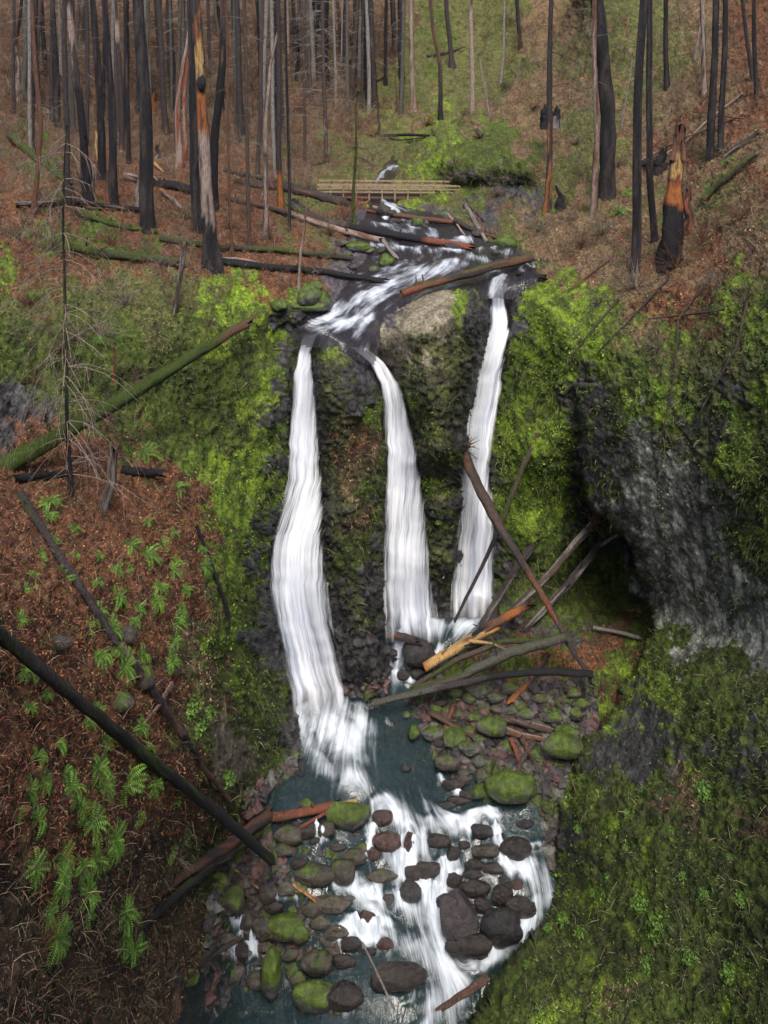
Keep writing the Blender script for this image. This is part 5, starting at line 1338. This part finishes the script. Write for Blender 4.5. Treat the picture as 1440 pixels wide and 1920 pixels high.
# leafy herb cushions on the mound and walls
def herb_mesh(seed, n=260):
    r = np.random.default_rng(seed)
    d = r.normal(size=(n, 3)); d /= np.linalg.norm(d, axis=1, keepdims=True); d[:, 2] = np.abs(d[:, 2]) * .8
    p = d * (r.random(n) ** .4)[:, None]
    return leaf_quads(p, d + r.normal(size=(n, 3)) * .6, np.full(n, .16) * r.uniform(.6, 1.3, n), np.array([.07, .135, .02]) * r.uniform(.6, 1.5, n)[:, None], r)
def leaf_quads(P, Nn, S, C, r):
    Nn = Nn / (np.linalg.norm(Nn, axis=1, keepdims=True) + 1e-9)
    a = np.cross(Nn, r.normal(size=Nn.shape)); a /= np.linalg.norm(a, axis=1, keepdims=True) + 1e-9
    b = np.cross(Nn, a)
    S = S[:, None]
    V = np.stack([P - a * S, P - b * S * .55 + Nn * S * .15, P + a * S, P + b * S * .55 + Nn * S * .15], 1).reshape(-1, 3)
    F = np.arange(len(V)).reshape(-1, 4)
    return V, F, np.repeat(C, 4, 0)
HERBS = [(1240,1755,26),(1205,1705,20),(1094,1760,17),(1060,1733,15),(1030,1748,12),(1325,1490,22),(1205,1487,11),(1175,1595,9),(1285,1650,13),(1330,1690,15),(1305,1815,19),(1220,1820,16),(1380,1840,20),(1118,1680,10),(1405,1700,16),(1145,1650,9),(1370,1610,9),(990,1815,9),(962,745,11),(1090,1560,9),(820,975,8),(330,1505,12),(415,1460,18),(350,1330,24),(375,1345,20),(360,1370,20),(410,1230,8),(155,1710,14),(1060,1220,7),(1045,1420,14),(1180,1530,9),(1260,1560,12),(960,860,9),(1030,870,8),(1240,740,12),(1370,760,13),(410,975,11)]
HP = []
hits = [(x, y, "leafy green") for x, y, s in HERBS]
for k, ((x, y, s), lb) in enumerate(zip(HERBS, place_labels(hits, "herb cushion"))):
    if len(HP) < 3:
        V, F, C = herb_mesh(k + 40); o = mesh_np("herb_cushion", V, F, M_LEAF, colr=C, smooth=False); HP.append(o)
    else:
        o = HP[k % 3].copy(); col.objects.link(o)
    p, n = ground(x, y); D = gdist(x, y); sc_ = s * D / FOC
    o.scale = (sc_, sc_, sc_ * .8); o.location = p[0]; o.rotation_euler = (0, 0, random.uniform(0, 6))
    tag(o, lb, "plant", "leafy herb cushions")

# ---------------------------------------------------------------- ground cover (uncountable)
def blades(P, Dr, L, Wd, C, r, droop=.3):
    Dr = Dr / (np.linalg.norm(Dr, axis=1, keepdims=True) + 1e-9)
    a = np.cross(Dr, r.normal(size=Dr.shape)); a /= np.linalg.norm(a, axis=1, keepdims=True) + 1e-9
    L = L[:, None]; Wd = Wd[:, None]
    mid = P + Dr * L * .55; D2 = Dr * .45; D2 = D2 + np.array([0, 0, -1.0]) * droop * .45
    tip = mid + D2 * L
    V = np.stack([P - a * Wd, P + a * Wd, mid + a * Wd * .8, mid - a * Wd * .8, tip + a * Wd * .25, tip - a * Wd * .25], 1).reshape(-1, 3)
    b = np.arange(len(P))[:, None] * 6
    F = np.concatenate([b + np.array([0, 1, 2, 3]), b + np.array([3, 2, 4, 5])])
    return V, F, np.repeat(C, 6, 0)

def sample(n, r, x0=-180, x1=1620, y0=-60, y1=1960):
    n = int(n * 1.15)
    x = r.uniform(x0, x1, n); y = r.uniform(y0, y1, n)
    p, nn = ground(x, y); Wt = cover(x, y)
    D = np.linalg.norm(p - np.array([0, 0, CAMZ]), axis=1)
    dd = p[:, 1]
    inw = (sdf_poly(x, y, STREAM_LO) > -2) | (sdf_poly(x, y, STREAM_UP) > -2)
    for path, wd, a in GROOVES[:3]:
        d, _ = dist_path(x, y, path); inw |= d < 34
    return x, y, p, nn, Wt, dd, inw
def stuff(name, V, F, C, mat):
    return tag(mesh_np(name, V, F, mat, colr=C, smooth=False), kind='stuff')

r = np.random.default_rng(5)
x, y, p, nn, Wt, dd, inw = sample(430000, r)
clump = fbm(p * np.array([.8, .8, .8]), 3, 66)
dens = Wt @ np.array([.10, .80, .55, .22, .16, .20, .55, .12, .02, .06, .22])
dens = dens * np.clip(.75 + 1.3 * clump, .1, 1)
k = (r.random(len(x)) < dens) & ~inw
P_, n_, W_, D_ = p[k], nn[k], Wt[k], dd[k]
sz = np.clip(r.lognormal(-3.3, .5, k.sum()), .9 * D_ / FOC, 2.9 * D_ / FOC)
base = W_ @ np.array([[.05,.075,.015],[.105,.17,.018],[.042,.062,.012],[.07,.10,.025],[.10,.11,.04],[.05,.07,.02],[.060,.085,.020],[.10,.12,.05],[.05,.07,.02],[.1,.12,.03],[.07,.09,.02]])
g = r.uniform(.25, 1.7, len(P_))[:, None] * (1 + .9 * clump[k][:, None])
V, F, C = leaf_quads(P_ + n_ * sz[:, None] * r.uniform(0, .8, len(P_))[:, None], n_ * .7 + r.normal(size=P_.shape) * .55 + np.array([0, 0, .3]), sz, base * np.clip(g, .3, 2), r)
stuff("moss_and_small_leaves", V, F, C, M_LEAF)

x, y, p, nn, Wt, dd, inw = sample(400000, r)
dens = Wt @ np.array([.02, .05, .10, .85, .55, .55, .25, .03, .03, .04, .12])
k = (r.random(len(x)) < dens) & ~inw
P_, n_, W_, D_ = p[k], nn[k], Wt[k], dd[k]
m = len(P_)
L = np.clip(r.lognormal(-1.8, .5, m), 3 * D_ / FOC, 11 * D_ / FOC); Wd = np.clip(.004 + .003 * r.random(m), .30 * D_ / FOC, 1)
base = W_ @ np.array([[.06,.05,.04],[.12,.12,.04],[.08,.07,.03],[.185,.078,.042],[.24,.165,.10],[.12,.075,.05],[.16,.12,.06],[.15,.13,.1],[.08,.06,.05],[.16,.13,.1],[.16,.12,.06]])
hue = r.random(m)[:, None]
C_ = base * (.15 + 2.1 * r.random(m)[:, None] ** 1.8) * (1 + .5 * (hue - .5) * np.array([-1, .2, .8]))
dr = n_ * .45 + r.normal(size=(m, 3)) * .75 + np.array([0, 0, .1])
hf = m // 2
V, F, C = blades(P_[:hf] + n_[:hf] * .02, dr[:hf], L[:hf], Wd[:hf], C_[:hf], r, .45)
V2, F2, C2 = leaf_quads(P_[hf:] + n_[hf:] * .02, n_[hf:] * .8 + r.normal(size=(m - hf, 3)) * .5, np.clip(r.lognormal(-3.2, .5, m - hf), .9 * D_[hf:] / FOC, 3.0 * D_[hf:] / FOC), C_[hf:], r)
V, F, C = np.vstack([V, V2]), np.vstack([F, F2 + len(V)]), np.vstack([C, C2])
stuff("dead_fern_litter", V, F, C, M_LITTER)

# grass tufts of the mound and walls: long fine arching blades, combed downhill
x, y, p, nn, Wt, dd, inw = sample(170000, r)
cl = fbm(p * .55, 3, 88)
dens = Wt @ np.array([.02, .55, .35, .03, .35, .05, .45, .05, 0, .03, .15]) * sstep(-.05, .25, cl)
k = (r.random(len(x)) < dens) & ~inw
P_, n_, D_ = p[k], nn[k], dd[k]; m = len(P_)
L = np.clip(r.lognormal(-1.3, .35, m), 5 * D_ / FOC, 16 * D_ / FOC); Wd = np.clip(.004 + 0 * L, .3 * D_ / FOC, 1)
C_ = (np.array([.12, .17, .035]) + r.random(m)[:, None] * np.array([.10, .08, .05])) * (.5 + r.random(m)[:, None])
V, F, C = blades(P_, n_ * .7 + r.normal(size=(m, 3)) * .3 + np.array([0, 0, -.15]), L, Wd, C_, r, 1.3)
stuff("grass", V, F, C, M_LEAF)

# loose twigs lying on slopes and walls
x, y, p, nn, Wt, dd, inw = sample(26000, r)
k = (r.random(len(x)) < Wt @ np.array([.03, .15, .25, .5, .8, .6, .5, .05, 0, .05, .2])) & ~inw
P_, n_, D_ = p[k], nn[k], dd[k]; m = len(P_)
V, F, C = blades(P_ + n_ * .06, n_ * .25 + r.normal(size=(m, 3)) * .7, np.clip(r.lognormal(-.9, .5, m), 8 * D_ / FOC, 34 * D_ / FOC), np.clip(.005 + 0 * D_, .3 * D_ / FOC, 1),
                 np.array([.24, .175, .12]) * r.uniform(.3, 1.5, m)[:, None] * (1 + .3 * r.normal(size=(m, 1)) * np.array([.3, 0, -.2])), r, .35)
stuff("fallen_twigs", V, F, C, M_LITTER)

# bare brush of the upper slopes and ledges
x, y, p, nn, Wt, dd, inw = sample(10000, r, y0=30, y1=560)
dens = (Wt @ np.array([.0, .05, .15, .55, .55, .9, .35, 0, 0, 0, 0])) * np.where(x < 740, 1.0, .5)
k = (r.random(len(x)) < dens) & ~inw
pb, Db = p[k], dd[k]; nb = len(pb)
per = 16
P_ = np.repeat(pb, per, 0); D_ = np.repeat(Db, per); m = len(P_)
hgt = np.repeat(r.uniform(.4, 1.6, nb) * np.clip((Db - 30) / 30, .5, 2.6), per)
L = hgt * r.uniform(.4, 1.0, m)
off = r.random(m) * .5
P_ = P_ + np.array([0, 0, 1.]) * (off * hgt)[:, None] + r.normal(size=(m, 3)) * .12
cb = np.repeat(np.array([[.13,.09,.065],[.21,.17,.13],[.17,.08,.05],[.10,.075,.055]])[r.integers(0, 4, nb)], per, 0)
V, F, C = blades(P_, r.normal(size=(m, 3)) * .55 + np.array([0, 0, .8]), L, np.clip(.009 + 0 * L, .22 * D_ / FOC, 1), cb * r.uniform(.6, 1.4, m)[:, None], r, .2)
stuff("undergrowth", V, F, C, M_LITTER)

# shingle of the stream bed and bar
x, y, p, nn, Wt, dd, inw = sample(26000, r, 380, 1120, 1150, 1930)
s1 = sdf_poly(x, y, STREAM_LO)
bar = sdf_poly(x, y, [(800,1290),(1120,1270),(1110,1400),(1060,1500),(880,1510),(800,1400),(770,1340)])
bank = sdf_poly(x, y, [(500,1540),(680,1540),(700,1650),(640,1760),(640,1900),(340,1900),(400,1640)])
k = (((s1 > -20) & (s1 < 4)) | (bar > 0) | ((bank > 0) & (r.random(len(x)) < .7)))
k &= (sdf_poly(x, y, P_RIGHT) < -6) & (sdf_poly(x, y, [(540,600),(900,600),(930,1165),(640,1290),(520,1450),(480,1400)]) < 0)
P_, D_ = p[k], dd[k]; m = len(P_)
pv, pF = ball(6, 4)
S = np.clip(r.lognormal(-2.1, .55, m), .04, .42)
ax = np.stack([S * r.uniform(.8, 1.3, m), S * r.uniform(.8, 1.3, m), S * r.uniform(.45, .8, m)], 1)
jit = 1 + .25 * r.normal(size=(m, len(pv)))
V = (P_[:, None] + pv[None] * ax[:, None] * np.clip(jit, .6, 1.4)[..., None]).reshape(-1, 3)
F = (pF[None] + (np.arange(m) * len(pv))[:, None, None]).reshape(-1, 4)
cc = np.array([[.045,.04,.045],[.07,.06,.055],[.10,.055,.05],[.10,.10,.09],[.06,.085,.02],[.035,.03,.035]])[r.integers(0, 6, m)] * r.uniform(.7, 1.4, m)[:, None]
stuff("gravel", V, F, np.repeat(cc, len(pv), 0), M_STONE)
